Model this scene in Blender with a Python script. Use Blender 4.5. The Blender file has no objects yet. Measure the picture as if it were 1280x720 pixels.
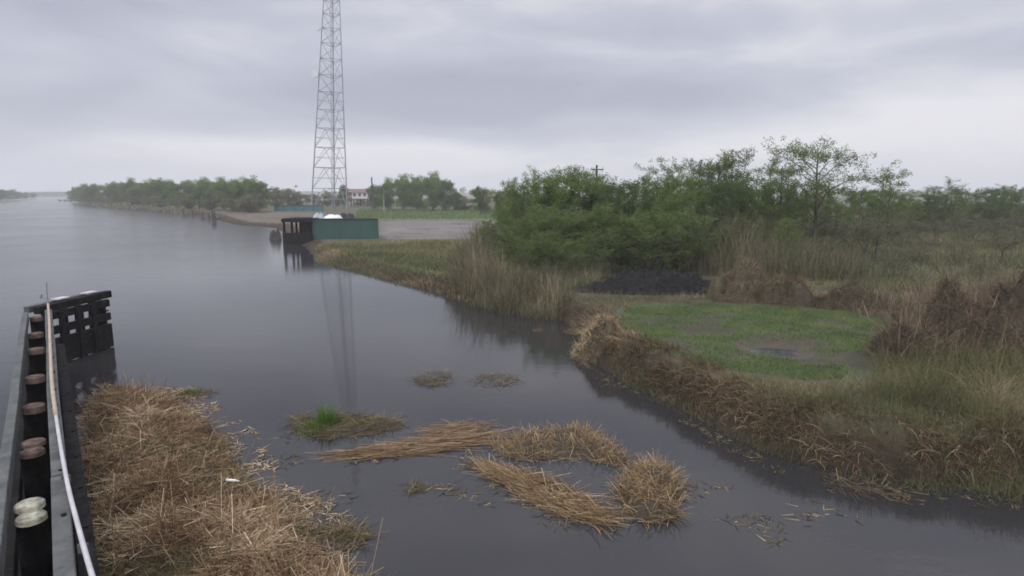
import bpy, math, random
import numpy as np
from mathutils import Vector, noise as mnoise

rng = np.random.default_rng(7)
random.seed(7)
S = bpy.context.scene
C = S.collection
PI = math.pi

# ------------------------------------------------------------------ camera
CH = 5.5                     # camera height above the water
F = 763.0                    # focal length in photo pixels (1280 wide)
PITCH = math.atan(118 / F)
cp, sp = math.cos(PITCH), math.sin(PITCH)
cam = bpy.data.objects.new('camera', bpy.data.cameras.new('camera'))
C.objects.link(cam)
cam.location = (0, 0, CH)
cam.rotation_euler = (PI / 2 - PITCH, 0, 0)
cam.data.sensor_width = 36
cam.data.lens = 36 * F / 1280
cam.data.clip_end = 20000
cam.data.clip_start = 0.1
S.camera = cam

# ------------------------------------------------------------------ world
SUN_EL, SUN_AZ = math.radians(42), math.radians(205)
W = bpy.data.worlds.new('World'); S.world = W; W.use_nodes = True
nt = W.node_tree; nt.nodes.clear()
def N(t, **k):
    n = nt.nodes.new(t)
    for a, b in k.items(): setattr(n, a, b)
    return n
def mathn(op, a, b=None, c=None, tree=None):
    tr = tree or nt
    n = tr.nodes.new('ShaderNodeMath'); n.operation = op
    for i, v in enumerate((a, b, c)):
        if v is None: continue
        if isinstance(v, (int, float)): n.inputs[i].default_value = v
        else: tr.links.new(v, n.inputs[i])
    return n.outputs[0]
out = N('ShaderNodeOutputWorld'); bg = N('ShaderNodeBackground'); bg.inputs[1].default_value = 0.1
nt.links.new(bg.outputs[0], out.inputs[0])
sky = N('ShaderNodeTexSky'); sky.sky_type = 'NISHITA'; sky.sun_disc = False
sky.sun_elevation = SUN_EL; sky.sun_rotation = SUN_AZ
tc = N('ShaderNodeTexCoord'); sep = N('ShaderNodeSeparateXYZ')
nt.links.new(tc.outputs['Generated'], sep.inputs[0])
X, Y, Z = sep.outputs
mp = N('ShaderNodeMapping'); mp.inputs['Scale'].default_value = (1.5, 1.5, 6.5); mp.inputs['Location'].default_value = (.37, .1, .45)
nt.links.new(tc.outputs['Generated'], mp.inputs[0])
nz = N('ShaderNodeTexNoise'); nz.inputs['Scale'].default_value = 1.8; nz.inputs['Detail'].default_value = 5
nz.inputs['Roughness'].default_value = .48; nz.inputs['Distortion'].default_value = .35
nt.links.new(mp.outputs[0], nz.inputs['Vector'])
def blob(x0, z0, wx, wz, amp):
    a = mathn('POWER', mathn('ABSOLUTE', mathn('DIVIDE', mathn('SUBTRACT', X, x0), wx)), 2.0)
    b = mathn('POWER', mathn('ABSOLUTE', mathn('DIVIDE', mathn('SUBTRACT', Z, z0), wz)), 2.0)
    return mathn('MULTIPLY', mathn('EXPONENT', mathn('MULTIPLY', mathn('ADD', a, b), -1.0)), amp)
cl = mathn('MULTIPLY', mathn('SUBTRACT', nz.outputs[0], .5), 1.7)
for bl in (blob(.06, .145, .40, .045, -.5), blob(.62, .10, .22, .05, .5), blob(-.02, .052, .5, .030, .42), blob(-.42, .062, .2, .022, .3),
           blob(-.60, .29, .16, .05, -.38), blob(-.66, .12, .16, .07, -.28), blob(.40, .23, .34, .03, -.22), blob(-.30, .23, .2, .05, .26), blob(.1, .29, .5, .04, .12)):
    cl = mathn('ADD', cl, bl)
cl = mathn('ADD', cl, .5)
rmp = N('ShaderNodeValToRGB'); nt.links.new(cl, rmp.inputs[0])
rmp.color_ramp.elements[0].position = .05; rmp.color_ramp.elements[0].color = (.285, .30, .375, 1)
rmp.color_ramp.elements[1].position = .95; rmp.color_ramp.elements[1].color = (.68, .665, .685, 1)
e = rmp.color_ramp.elements.new(.5); e.color = (.42, .43, .50, 1)
# an overcast sky is brightest overhead
zen = N('ShaderNodeMapRange'); zen.inputs[1].default_value = .34; zen.inputs[2].default_value = .95
zen.inputs[3].default_value = 10.5; zen.inputs[4].default_value = 40.0
nt.links.new(Z, zen.inputs[0])
vm = N('ShaderNodeVectorMath', operation='SCALE'); nt.links.new(rmp.outputs[0], vm.inputs[0]); nt.links.new(zen.outputs[0], vm.inputs[3])
mx = N('ShaderNodeMix', data_type='RGBA'); mx.inputs[0].default_value = .93
nt.links.new(sky.outputs[0], mx.inputs[6]); nt.links.new(vm.outputs[0], mx.inputs[7])
nt.links.new(mx.outputs[2], bg.inputs[0])

sun = bpy.data.objects.new('sun', bpy.data.lights.new('sun', 'SUN')); C.objects.link(sun)
sun.data.energy = 1.5; sun.data.angle = math.radians(40); sun.data.color = (1, .93, .85)
sd = Vector((math.sin(SUN_AZ) * math.cos(SUN_EL), math.cos(SUN_AZ) * math.cos(SUN_EL), math.sin(SUN_EL)))
sun.rotation_euler = sd.to_track_quat('Z', 'Y').to_euler()
vs = S.view_settings
vs.view_transform = 'Standard'; vs.look = 'None'; vs.gamma = 1; vs.exposure = 0.3; vs.use_curve_mapping = False
S.cycles.filter_width = 1.75
S.cycles.volume_bounces = 1
S.cycles.max_bounces = 6

# ------------------------------------------------------------------ photo measurement -> world places
def at(u, v, z=0.0):
    """ground point at height z seen at photo pixel u,v"""
    dx, dy = (u - 640) / F, (360 - v) / F
    dz = -sp + dy * cp
    t = (z - CH) / dz
    return (dx * t, (cp + dy * sp) * t, z)
def atY(u, Yd, z=0.0):
    zc = Yd * cp - (z - CH) * sp
    return ((u - 640) / F * zc, Yd, z)
def ztop(v, Yd):
    dy = (360 - v) / F
    t = Yd / (cp + dy * sp)
    return CH + t * (-sp + dy * cp)
def wpoly(pts, z=0.0): return np.array([at(u, v, z)[:2] for u, v in pts])

def inpoly(P, poly):
    x, y = P[:, 0], P[:, 1]; r = np.zeros(len(P), bool); n = len(poly)
    for i in range(n):
        x1, y1 = poly[i]; x2, y2 = poly[(i + 1) % n]
        if y1 == y2: continue
        c = ((y1 > y) != (y2 > y)) & (x < (x2 - x1) * (y - y1) / (y2 - y1) + x1)
        r ^= c
    return r
def dline(P, pts, closed=False):
    d = np.full(len(P), 1e9); near = np.zeros((len(P), 2))
    m = len(pts) if closed else len(pts) - 1
    for i in range(m):
        a = pts[i]; b = pts[(i + 1) % len(pts)]; ab = b - a
        t = np.clip(((P - a) @ ab) / max(ab @ ab, 1e-9), 0, 1)
        q = a + t[:, None] * ab
        dd = np.hypot(*(P - q).T)
        k = dd < d; d[k] = dd[k]; near[k] = q[k]
    return d, near
def sample(poly, n):
    lo, hi = poly.min(0), poly.max(0); res = []; c = 0
    while c < n:
        P = lo + rng.random((n * 2, 2)) * (hi - lo)
        P = P[inpoly(P, poly)]; res.append(P); c += len(P)
    return np.concatenate(res)[:n]

# cheap smooth noise on arrays
_perm = rng.random((64, 64))
def vnoise(x, y, s=1.0):
    x = x / s; y = y / s
    xi = np.floor(x).astype(int); yi = np.floor(y).astype(int); fx = x - xi; fy = y - yi
    fx = fx * fx * (3 - 2 * fx); fy = fy * fy * (3 - 2 * fy)
    g = lambda a, b: _perm[a % 64, b % 64]
    return (g(xi, yi) * (1 - fx) + g(xi + 1, yi) * fx) * (1 - fy) + (g(xi, yi + 1) * (1 - fx) + g(xi + 1, yi + 1) * fx) * fy
def fbm(x, y, s=1.0, o=4):
    r = 0; a = .5; t = 0
    for k in range(o):
        r = r + a * vnoise(x + 17.3 * k, y + 9.1 * k, s); t += a; a *= .5; s *= .5
    return r / t

# ------------------------------------------------------------------ materials
def newmat(name):
    m = bpy.data.materials.new(name); m.use_nodes = True; t = m.node_tree; t.nodes.clear()
    return m, t
def L(t, a, b): t.links.new(a, b)
def ramp(t, fac, cols):
    r = t.nodes.new('ShaderNodeValToRGB'); L(t, fac, r.inputs[0]); el = r.color_ramp.elements
    while len(el) > 1: el.remove(el[0])
    el[0].position = cols[0][0]; el[0].color = (*cols[0][1], 1)
    for p, c in cols[1:]:
        q = el.new(p); q.color = (*c, 1)
    return r.outputs[0]
def noise_tex(t, scale, detail=5, rough=.6, vec=None, dist=0.0, coord='Object', stretch=None):
    c = t.nodes.new('ShaderNodeTexCoord'); o = c.outputs[coord]
    if stretch:
        mpn = t.nodes.new('ShaderNodeMapping'); mpn.inputs['Scale'].default_value = stretch; L(t, o, mpn.inputs[0]); o = mpn.outputs[0]
    n = t.nodes.new('ShaderNodeTexNoise'); n.inputs['Scale'].default_value = scale; n.inputs['Detail'].default_value = detail
    n.inputs['Roughness'].default_value = rough; n.inputs['Distortion'].default_value = dist
    L(t, o, n.inputs['Vector']); return n.outputs[0]
def surf(name, cols, scale=4, rough=.85, bump=.3, bscale=None, stretch=None, metal=0, spec=.3, coord='Object', dist=0.0):
    m, t = newmat(name)
    o = t.nodes.new('ShaderNodeOutputMaterial'); p = t.nodes.new('ShaderNodeBsdfPrincipled')
    n = noise_tex(t, scale, 6, .65, stretch=stretch, coord=coord, dist=dist)
    L(t, ramp(t, n, cols), p.inputs['Base Color']); p.inputs['Roughness'].default_value = rough
    p.inputs['Metallic'].default_value = metal; p.inputs['Specular IOR Level'].default_value = spec
    if bump:
        b = t.nodes.new('ShaderNodeBump'); b.inputs['Strength'].default_value = bump; b.inputs['Distance'].default_value = .05
        n2 = noise_tex(t, bscale or scale * 3, 5, .7, stretch=stretch, coord=coord); L(t, n2, b.inputs['Height']); L(t, b.outputs[0], p.inputs['Normal'])
    L(t, p.outputs[0], o.inputs[0]); return m
def veg(name, cols, transl=.25, rough=.8):
    """blade / leaf colour varied per blade through the 'rnd' attribute"""
    m, t = newmat(name)
    o = t.nodes.new('ShaderNodeOutputMaterial')
    a = t.nodes.new('ShaderNodeAttribute'); a.attribute_name = 'rnd'
    col = ramp(t, a.outputs['Fac'], cols)
    d = t.nodes.new('ShaderNodeBsdfDiffuse'); L(t, col, d.inputs[0])
    tr = t.nodes.new('ShaderNodeBsdfTranslucent'); L(t, col, tr.inputs[0])
    mxs = t.nodes.new('ShaderNodeMixShader'); mxs.inputs[0].default_value = transl
    L(t, d.outputs[0], mxs.inputs[1]); L(t, tr.outputs[0], mxs.inputs[2]); L(t, mxs.outputs[0], o.inputs[0])
    return m

M = {}
M['straw'] = veg('straw', [(0, (.075, .045, .026)), (.25, (.16, .105, .06)), (.55, (.28, .195, .115)), (.8, (.45, .35, .22)), (1, (.63, .53, .37))], .1)
M['redstraw'] = veg('red_straw', [(0, (.07, .045, .03)), (.5, (.20, .135, .08)), (1, (.40, .30, .19))], .1)
M['matstraw'] = veg('mat_straw', [(0, (.06, .038, .022)), (.35, (.15, .10, .055)), (.7, (.27, .19, .105)), (1, (.48, .38, .24))], .1)
M['wetstraw'] = veg('wet_straw', [(0, (.035, .026, .018)), (.5, (.10, .075, .042)), (.85, (.22, .18, .1)), (1, (.34, .29, .17))], .1)
M['bankstraw'] = veg('bank_straw', [(0, (.06, .04, .027)), (.4, (.135, .096, .062)), (.75, (.25, .185, .115)), (1, (.45, .36, .23))], .1)
M['brownbrush'] = veg('brown_brush', [(0, (.065, .048, .036)), (.5, (.13, .098, .07)), (.85, (.2, .155, .105)), (1, (.36, .29, .2))], .1)
M['lawn'] = veg('lawn_grass', [(0, (.085, .11, .045)), (.5, (.125, .175, .068)), (.85, (.16, .21, .085)), (1, (.24, .21, .13))], .35)
M['weeds'] = veg('weeds', [(0, (.075, .062, .04)), (.3, (.105, .115, .055)), (.55, (.145, .15, .075)), (.75, (.2, .155, .095)), (1, (.38, .31, .19))], .3)
M['greenshoot'] = veg('green_shoots', [(0, (.05, .10, .02)), (1, (.15, .25, .06))], .35)
M['reed'] = veg('reed', [(0, (.075, .08, .048)), (.35, (.12, .125, .072)), (.6, (.17, .145, .095)), (.85, (.26, .215, .145)), (1, (.36, .31, .22))], .2)
M['field'] = veg('field_grass', [(0, (.085, .085, .045)), (.6, (.125, .13, .062)), (.9, (.18, .15, .085)), (1, (.26, .21, .13))], .25)
M['leafA'] = veg('leaf_willow', [(0, (.075, .105, .035)), (.5, (.12, .17, .052)), (1, (.18, .235, .08))], .5)
M['leafB'] = veg('leaf_dark', [(0, (.055, .085, .035)), (.5, (.09, .135, .05)), (1, (.13, .18, .07))], .45)
M['leafC'] = veg('leaf_bright', [(0, (.09, .135, .035)), (.5, (.14, .205, .055)), (1, (.2, .26, .08))], .45)
M['leafD'] = veg('leaf_olive', [(0, (.095, .095, .058)), (.5, (.15, .15, .09)), (1, (.20, .205, .125))], .4)
M['bark'] = surf('bark', [(0, (.05, .042, .035)), (.6, (.10, .085, .07)), (1, (.16, .14, .12))], 6, .95, .5)
M['timber'] = surf('weathered_timber', [(.25, (.035, .037, .036)), (.45, (.075, .08, .078)), (.6, (.10, .105, .10)), (.8, (.17, .175, .17))], 2.3, .85, .5, 14, dist=1.2)
M['darktimber'] = surf('creosoted_timber', [(.3, (.007, .007, .008)), (.55, (.017, .016, .016)), (.8, (.05, .04, .033))], 5, .95, .6, spec=.12, dist=.8)
M['redtop'] = surf('red_brown_pile_top', [(.25, (.03, .022, .02)), (.5, (.095, .065, .052)), (.8, (.19, .145, .12))], 8, .9, .3)
M['paletop'] = surf('pale_pile_cap', [(.3, (.10, .09, .07)), (.46, (.28, .27, .2)), (.6, (.44, .43, .34)), (.9, (.55, .53, .46))], 9, .8, .5)
M['pipe'] = surf('white_pipe', [(.2, (.30, .29, .29)), (.7, (.46, .45, .46))], 3, .6, .1)
M['tanpole'] = surf('tan_slat', [(.2, (.24, .19, .14)), (.7, (.4, .33, .26))], 5, .8, .2)
M['steel'] = surf('galvanised_steel', [(.2, (.2, .21, .24)), (.8, (.32, .33, .37))], .3, .6, 0, metal=.2)
M['dish'] = surf('antenna_dish', [(.2, (.5, .5, .55)), (.8, (.62, .62, .66))], 1, .6, 0)
M['green'] = None
M['white'] = surf('white_tarp', [(.3, (.45, .47, .52)), (.7, (.72, .73, .76))], 1.2, .7, .6, 2)
M['white2'] = surf('bluish_tarp', [(.3, (.25, .29, .34)), (.7, (.4, .45, .5))], 1.2, .7, .6, 2)
M['black'] = surf('black_cover', [(.3, (.02, .022, .024)), (.7, (.045, .045, .05))], 2, .8, .3)
M['roof'] = surf('red_brown_roof', [(.3, (.12, .07, .065)), (.7, (.17, .10, .09))], 2, .8, .1)
M['housewall'] = surf('white_siding', [(.3, (.5, .5, .52)), (.7, (.62, .61, .62))], 2, .8, .1)
M['glass'] = surf('dark_glass', [(.3, (.02, .025, .03)), (.7, (.04, .045, .05))], 2, .2, 0, spec=.6)
M['teal'] = surf('teal_screen', [(.3, (.035, .10, .12)), (.7, (.06, .15, .17))], .5, .8, .1)
M['char'] = surf('charred_brush', [(.3, (.010, .010, .011)), (.6, (.022, .021, .022)), (.9, (.05, .045, .043))], 5, .95, 1, 9)
M['charstick'] = veg('charred_sticks', [(0, (.012, .011, .012)), (.7, (.035, .032, .032)), (1, (.09, .08, .075))], 0)
M['mat'] = surf('wet_matted_roots', [(.2, (.02, .017, .012)), (.6, (.05, .042, .028)), (.9, (.10, .085, .05))], 7, .8, .7, 20)
M['mound'] = surf('matted_dead_grass', [(.2, (.04, .036, .024)), (.6, (.085, .075, .048)), (.9, (.15, .13, .085))], 4, .95, .8, 14)
M['log'] = surf('pale_log', [(.2, (.25, .22, .19)), (.7, (.42, .38, .34))], 5, .9, .4)
M['wood_rough'] = surf('old_post_wood', [(.2, (.03, .027, .026)), (.7, (.08, .07, .062))], 3, .9, .4)
M['litter'] = surf('white_plastic', [(.3, (.6, .6, .6)), (.7, (.75, .75, .74))], 4, .4, .1)
# green corrugated sheet
m, t = newmat('green_sheet_metal')
o = t.nodes.new('ShaderNodeOutputMaterial'); p = t.nodes.new('ShaderNodeBsdfPrincipled')
n = noise_tex(t, 1.2, 5, .6, stretch=(1, 1, .25))
L(t, ramp(t, n, [(.25, (.018, .052, .045)), (.55, (.028, .078, .067)), (.7, (.034, .088, .075)), (.9, (.06, .085, .07))]), p.inputs['Base Color']); p.inputs['Roughness'].default_value = .6
L(t, p.outputs[0], o.inputs[0]); M['green'] = m

# water
m, t = newmat('canal_water'); M['water'] = m
o = t.nodes.new('ShaderNodeOutputMaterial'); p = t.nodes.new('ShaderNodeBsdfPrincipled')
p.inputs['Base Color'].default_value = (.025, .0245, .025, 1); p.inputs['IOR'].default_value = 1.333
p.inputs['Specular IOR Level'].default_value = .5
nr = noise_tex(t, .05, 3, .5, coord='Object')
cx_ = t.nodes.new('ShaderNodeTexCoord'); sx_ = t.nodes.new('ShaderNodeSeparateXYZ'); L(t, cx_.outputs['Object'], sx_.inputs[0])
wind = t.nodes.new('ShaderNodeMapRange'); wind.interpolation_type = 'SMOOTHSTEP'      # the open canal is ruffled, the side channel sheltered
for k_, v_ in ((1, -6), (2, -45), (3, 0), (4, .13)): wind.inputs[k_].default_value = v_
L(t, sx_.outputs[0], wind.inputs[0])
rg = t.nodes.new('ShaderNodeMapRange'); rg.inputs[1].default_value = .35; rg.inputs[2].default_value = .7; rg.inputs[3].default_value = .015; rg.inputs[4].default_value = .075; L(t, nr, rg.inputs[0])
L(t, mathn('ADD', rg.outputs[0], wind.outputs[0], tree=t), p.inputs['Roughness'])
b1 = t.nodes.new('ShaderNodeBump'); b1.inputs['Distance'].default_value = .05; L(t, mathn('ADD', mathn('MULTIPLY', wind.outputs[0], 2.2, tree=t), .055, tree=t), b1.inputs['Strength'])
L(t, noise_tex(t, 3.2, 4, .6, dist=.4, stretch=(.7, 1.3, 1)), b1.inputs['Height'])
b2 = t.nodes.new('ShaderNodeBump'); b2.inputs['Distance'].default_value = .3; b2.inputs['Strength'].default_value = .03
L(t, noise_tex(t, .35, 3, .5, stretch=(.6, 1.5, 1)), b2.inputs['Height']); L(t, b1.outputs[0], b2.inputs['Normal'])
L(t, b2.outputs[0], p.inputs['Normal']); L(t, p.outputs[0], o.inputs[0])

# ground: zone colours from an attribute, broken up with noise
m, t = newmat('ground'); M['ground'] = m
o = t.nodes.new('ShaderNodeOutputMaterial'); p = t.nodes.new('ShaderNodeBsdfPrincipled')
a = t.nodes.new('ShaderNodeAttribute'); a.attribute_name = 'zone'
n1 = noise_tex(t, 1.7, 8, .7); n2 = noise_tex(t, .23, 5, .6)
k = mathn('ADD', mathn('MULTIPLY', n1, 1.1, tree=t), mathn('MULTIPLY', n2, .7, tree=t), tree=t)
v = t.nodes.new('ShaderNodeVectorMath'); v.operation = 'SCALE'; L(t, a.outputs['Color'], v.inputs[0]); L(t, mathn('ADD', k, .08, tree=t), v.inputs[3])
L(t, v.outputs[0], p.inputs['Base Color']); p.inputs['Roughness'].default_value = .95; p.inputs['Specular IOR Level'].default_value = .15
b = t.nodes.new('ShaderNodeBump'); b.inputs['Strength'].default_value = .6; b.inputs['Distance'].default_value = .06
L(t, noise_tex(t, 7, 6, .7), b.inputs['Height']); L(t, b.outputs[0], p.inputs['Normal']); L(t, p.outputs[0], o.inputs[0])

# ------------------------------------------------------------------ mesh helpers
def npmesh(name, V, Fc, mat, parent=None, rnd=None, smooth=False):
    """V (n,3), Fc (m,4) or (m,3)"""
    me = bpy.data.meshes.new(name)
    V = np.asarray(V, np.float32); Fc = np.asarray(Fc, np.int32); k = Fc.shape[1]
    me.vertices.add(len(V)); me.vertices.foreach_set('co', V.ravel())
    me.loops.add(Fc.size); me.loops.foreach_set('vertex_index', Fc.ravel())
    me.polygons.add(len(Fc)); me.polygons.foreach_set('loop_start', np.arange(0, Fc.size, k, dtype=np.int32))
    me.polygons.foreach_set('loop_total', np.full(len(Fc), k, np.int32))
    me.update(calc_edges=True); me.validate()
    if rnd is not None:
        at_ = me.attributes.new('rnd', 'FLOAT', 'POINT'); at_.data.foreach_set('value', np.asarray(rnd, np.float32))
    if smooth: me.polygons.foreach_set('use_smooth', np.ones(len(me.polygons), bool))
    if mat: me.materials.append(mat)
    ob = bpy.data.objects.new(name, me); C.objects.link(ob)
    if parent: ob.parent = parent
    return ob
class MB:
    def __init__(s): s.v = []; s.f = []
    def add(s, v, f):
        b = len(s.v); s.v += [tuple(q) for q in v]; s.f += [tuple(i + b for i in q) for q in f]
    def box(s, c, d, rz=0, ax=None):
        """centre c, full size d"""
        cx, cy, cz = c; a, b, h = d[0] / 2, d[1] / 2, d[2] / 2; co, si = math.cos(rz), math.sin(rz)
        vs_ = []
        for z in (-h, h):
            for x, y in ((-a, -b), (a, -b), (a, b), (-a, b)):
                vs_.append((cx + x * co - y * si, cy + x * si + y * co, cz + z))
        s.add(vs_, [(0, 3, 2, 1), (4, 5, 6, 7), (0, 1, 5, 4), (1, 2, 6, 5), (2, 3, 7, 6), (3, 0, 4, 7)])
    def beam(s, p, q, w, h):
        p = Vector(p); q = Vector(q); d = (q - p).normalized()
        up = Vector((0, 0, 1)) if abs(d.z) < .9 else Vector((1, 0, 0))
        sd_ = d.cross(up).normalized(); u = sd_.cross(d).normalized()
        r = []
        for e_ in (p, q):
            for a, b in ((-1, -1), (1, -1), (1, 1), (-1, 1)): r.append(e_ + sd_ * (a * w / 2) + u * (b * h / 2))
        s.add(r, [(0, 1, 2, 3), (7, 6, 5, 4), (0, 4, 5, 1), (1, 5, 6, 2), (2, 6, 7, 3), (3, 7, 4, 0)])
    def tube(s, pts, rad, n=8, cap=True):
        pts = [Vector(q) for q in pts]; k = len(pts)
        if not hasattr(rad, '__len__'): rad = [rad] * k
        ref = Vector((.31, .17, .94)); rings = []
        for i, q in enumerate(pts):
            d = (pts[min(i + 1, k - 1)] - pts[max(i - 1, 0)]).normalized()
            if abs(d.dot(ref)) > .95: ref = Vector((1, 0, 0))
            a = d.cross(ref).normalized(); b = d.cross(a)
            rings += [q + (a * math.cos(2 * PI * j / n) + b * math.sin(2 * PI * j / n)) * rad[i] for j in range(n)]
        f = []
        for i in range(k - 1):
            for j in range(n):
                j2 = (j + 1) % n; f.append((i * n + j, i * n + j2, (i + 1) * n + j2, (i + 1) * n + j))
        if cap: f.append(tuple(range(n))); f.append(tuple((k - 1) * n + j for j in reversed(range(n))))
        s.add(rings, f)
    def build(s, name, mat, parent=None, smooth=False, bevel=0):
        me = bpy.data.meshes.new(name); me.from_pydata([tuple(q) for q in s.v], [], s.f); me.update()
        if smooth: me.polygons.foreach_set('use_smooth', [len(p_.vertices) == 4 for p_ in me.polygons])
        me.materials.append(mat); ob = bpy.data.objects.new(name, me); C.objects.link(ob)
        if parent: ob.parent = parent
        if bevel:
            md = ob.modifiers.new('bevel', 'BEVEL'); md.width = bevel; md.segments = 2; md.limit_method = 'ANGLE'
        return ob
def tag(o_, label=None, cat=None, group=None, kind=None):
    for a_, b_ in (('label', label), ('category', cat), ('group', group), ('kind', kind)):
        if b_: o_[a_] = b_
    return o_
def empty(name, loc, label, cat, group=None, rz=0):
    e_ = bpy.data.objects.new(name, None); C.objects.link(e_); e_.location = loc; e_.rotation_euler = (0, 0, rz)
    e_.empty_display_size = .2
    return tag(e_, label, cat, group)
def localise(root, objs):
    for o_ in objs: o_.location = (-root.location[0], -root.location[1], -root.location[2])

def blades(name, P, length, width, mat, az=None, tilt=.3, bend=.5, seg=3, parent=None, rnd=None, taper=True):
    """P (n,3) roots; az heading; tilt = lean from vertical at the root (rad); bend = extra lean at the tip"""
    n = len(P); bc = lambda q: np.broadcast_to(np.asarray(q, float), (n,)).copy()
    az = rng.random(n) * 2 * PI if az is None else bc(az)
    length, width, tilt, bend = bc(length), bc(width), bc(tilt), bc(bend)
    rnd = rng.random(n) if rnd is None else bc(rnd)
    side = np.stack([-np.sin(az), np.cos(az), np.zeros(n)], 1)
    # turn the flat of some blades
    tw = rng.normal(0, .6, n)[:, None]
    pts = [P.copy()]; cur = P.copy()
    for k_ in range(seg):
        a_ = tilt + bend * (k_ + .5) / seg
        d = np.stack([np.cos(az) * np.sin(a_), np.sin(az) * np.sin(a_), np.cos(a_)], 1)
        cur = cur + d * (length / seg)[:, None]; pts.append(cur)
    V = np.zeros((n, seg + 1, 2, 3))
    for k_ in range(seg + 1):
        w = width * (1 - (.85 * (k_ / seg) ** 1.5 if taper else 0)) / 2
        sd_ = side * np.cos(tw) + np.array([0, 0, 1]) * np.sin(tw) * .7
        V[:, k_, 0] = pts[k_] - sd_ * w[:, None]; V[:, k_, 1] = pts[k_] + sd_ * w[:, None]
    base = (np.arange(n) * (seg + 1) * 2)[:, None]
    fs = []
    for k_ in range(seg):
        q = k_ * 2; fs.append(base + np.array([[q, q + 1, q + 3, q + 2]]))
    ob = npmesh(name, V.reshape(-1, 3), np.concatenate(fs), mat, parent, np.repeat(rnd, (seg + 1) * 2))
    if parent: ob['kind'] = 'stuff'
    return ob

# ------------------------------------------------------------------ terrain
shoreR = [(1280, 622), (1215, 612), (1150, 612), (1090, 606), (1030, 592), (975, 575), (930, 558), (880, 532), (835, 508), (790, 485), (752, 464),
          (728, 446), (716, 428), (712, 410), (690, 400), (655, 393), (615, 385), (570, 374), (525, 362), (490, 352), (460, 345),
          (435, 337), (405, 331), (383, 321), (372, 308), (354, 301), (347, 292), (338, 285), (310, 283), (286, 281), (270, 277), (255, 271), (235, 267.5),
          (205, 265.5), (170, 263), (145, 261), (122, 258.5), (104, 254.8), (96, 252), (90, 250), (84, 248.4), (79, 247)]
wR = wpoly(shoreR)
farR = np.array([[wR[-1][0] - 260, 1350], [wR[-1][0] - 700, 1900]])
landR = np.concatenate([np.array([[9000, -60], [60, 6.5], [22, 9.0]]), wR, farR, np.array([[-1500, 9000], [9000, 9000]])])
shoreL = wpoly([(-260, 268), (-120, 256), (-40, 252.5), (0, 250.8), (22, 249), (36, 247.8), (48, 246.8), (58, 246.2)])
landL = np.concatenate([shoreL, np.array([[-1080, 1500], [-3000, 3000], [-9000, 3000], [-9000, 180]])])
island = wpoly([(104, 520), (120, 496), (150, 487), (190, 493), (222, 508), (258, 530), (285, 555), (305, 590), (335, 618), (372, 650), (410, 680), (440, 705), (458, 730), (480, 790), (300, 900), (150, 900), (108, 720), (98, 600)])
puddle = (lambda w_: w_.mean(0) + (w_ - w_.mean(0)) * np.array([1.05, .62]))(wpoly([(926, 433), (950, 430), (975, 433), (1000, 431), (1012, 436), (990, 440), (1005, 445), (1018, 451), (985, 450), (962, 444), (940, 441)], .78))

def ground_z(P):
    P = np.asarray(P, float)[:, :2]
    x, y = P[:, 0], P[:, 1]
    dist = np.hypot(x, y)
    inR = inpoly(P, landR); inL = inpoly(P, landL); inI = inpoly(P, island)
    dR, _ = dline(P, np.concatenate([np.array([[9000, -60], [60, 6.5], [22, 9.0]]), wR, farR]))
    dL, _ = dline(P, shoreL)
    dI, _ = dline(P, island, True)
    wob = (fbm(x, y, 1.7) - .5) * .5
    # bank: steep near the lawn, gentle towards the point
    H = .92 - .35 * np.clip((dist - 24) / 20, 0, 1); wdt = 1.0 + np.clip((dist - 22) / 12, 0, 1) * 1.4 + np.clip((dist - 80) / 60, 0, 1) * 3
    s = np.clip((dR + wob) / wdt, 0, 1); s = s * s * (3 - 2 * s)
    z = np.full(len(P), -.6)
    zr = -.12 + (H + .12) * s + (fbm(x, y, 3.1) - .5) * .22 * s + (fbm(x, y, .5) - .5) * .06
    z = np.where(inR, zr, np.maximum(-.6, -.12 - dR * .6))
    sI = np.clip((dI + wob * .5) / 1.1, 0, 1)
    z = np.where(inI, -.06 + .38 * sI ** .7 + (fbm(x, y, .9) - .5) * .22 * sI, z)
    z = np.where(~inI & (dI < 1.2), np.maximum(z, -.06 - dI * .4), z)
    z = np.where(inL, .6, z)
    pd = inpoly(P, puddle); dp, _ = dline(P, puddle, True)
    flat = np.clip(1 - dp / .8, 0, 1); flat = np.where(pd, 1, flat)
    z = z * (1 - flat) + (.775 - .05 * pd * np.clip(dp / .3, 0, 1)) * flat
    return z
def root(P, dz=0):
    P = np.asarray(P)[:, :2]; return np.column_stack([P, ground_z(P) + dz])

na, nr_ = 760, 400
az = np.radians(np.linspace(-78, 78, na)); rr = 3.5 * (9000 / 3.5) ** (np.linspace(0, 1, nr_) ** 1.15)
A, R = np.meshgrid(az, rr); gx, gy = (R * np.sin(A)).ravel(), (R * np.cos(A)).ravel()
P = np.column_stack([gx, gy]); gz = ground_z(P)
# zone colours (albedo)
lawn = wpoly([(752, 420), (772, 392), (800, 385), (900, 382), (1000, 386), (1130, 398), (1110, 430), (1085, 476), (1000, 480), (940, 474), (880, 462), (830, 448), (790, 436)], .8)
lot = wpoly([(474, 299), (474, 277), (520, 275), (640, 277), (720, 280), (640, 297), (540, 299)], .6)
mudflat = wpoly([(262, 282), (268, 264), (360, 264), (420, 268), (420, 300), (345, 292)], .5)
pointgrass = wpoly([(392, 318), (394, 305), (478, 301), (560, 300), (640, 310), (720, 340), (740, 370), (700, 385), (600, 368), (520, 350), (450, 332)], .6)
col = np.tile(np.array([.075, .078, .045]), (len(P), 1))
def mixc(mask, c, w=1.0):
    global col
    w = np.clip(mask * w, 0, 1)[:, None]; col = col * (1 - w) + np.array(c) * w
nzn = fbm(gx, gy, 6)
mixc(np.clip((nzn - .45) * 5, 0, 1), (.10, .085, .058), .7)
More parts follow.
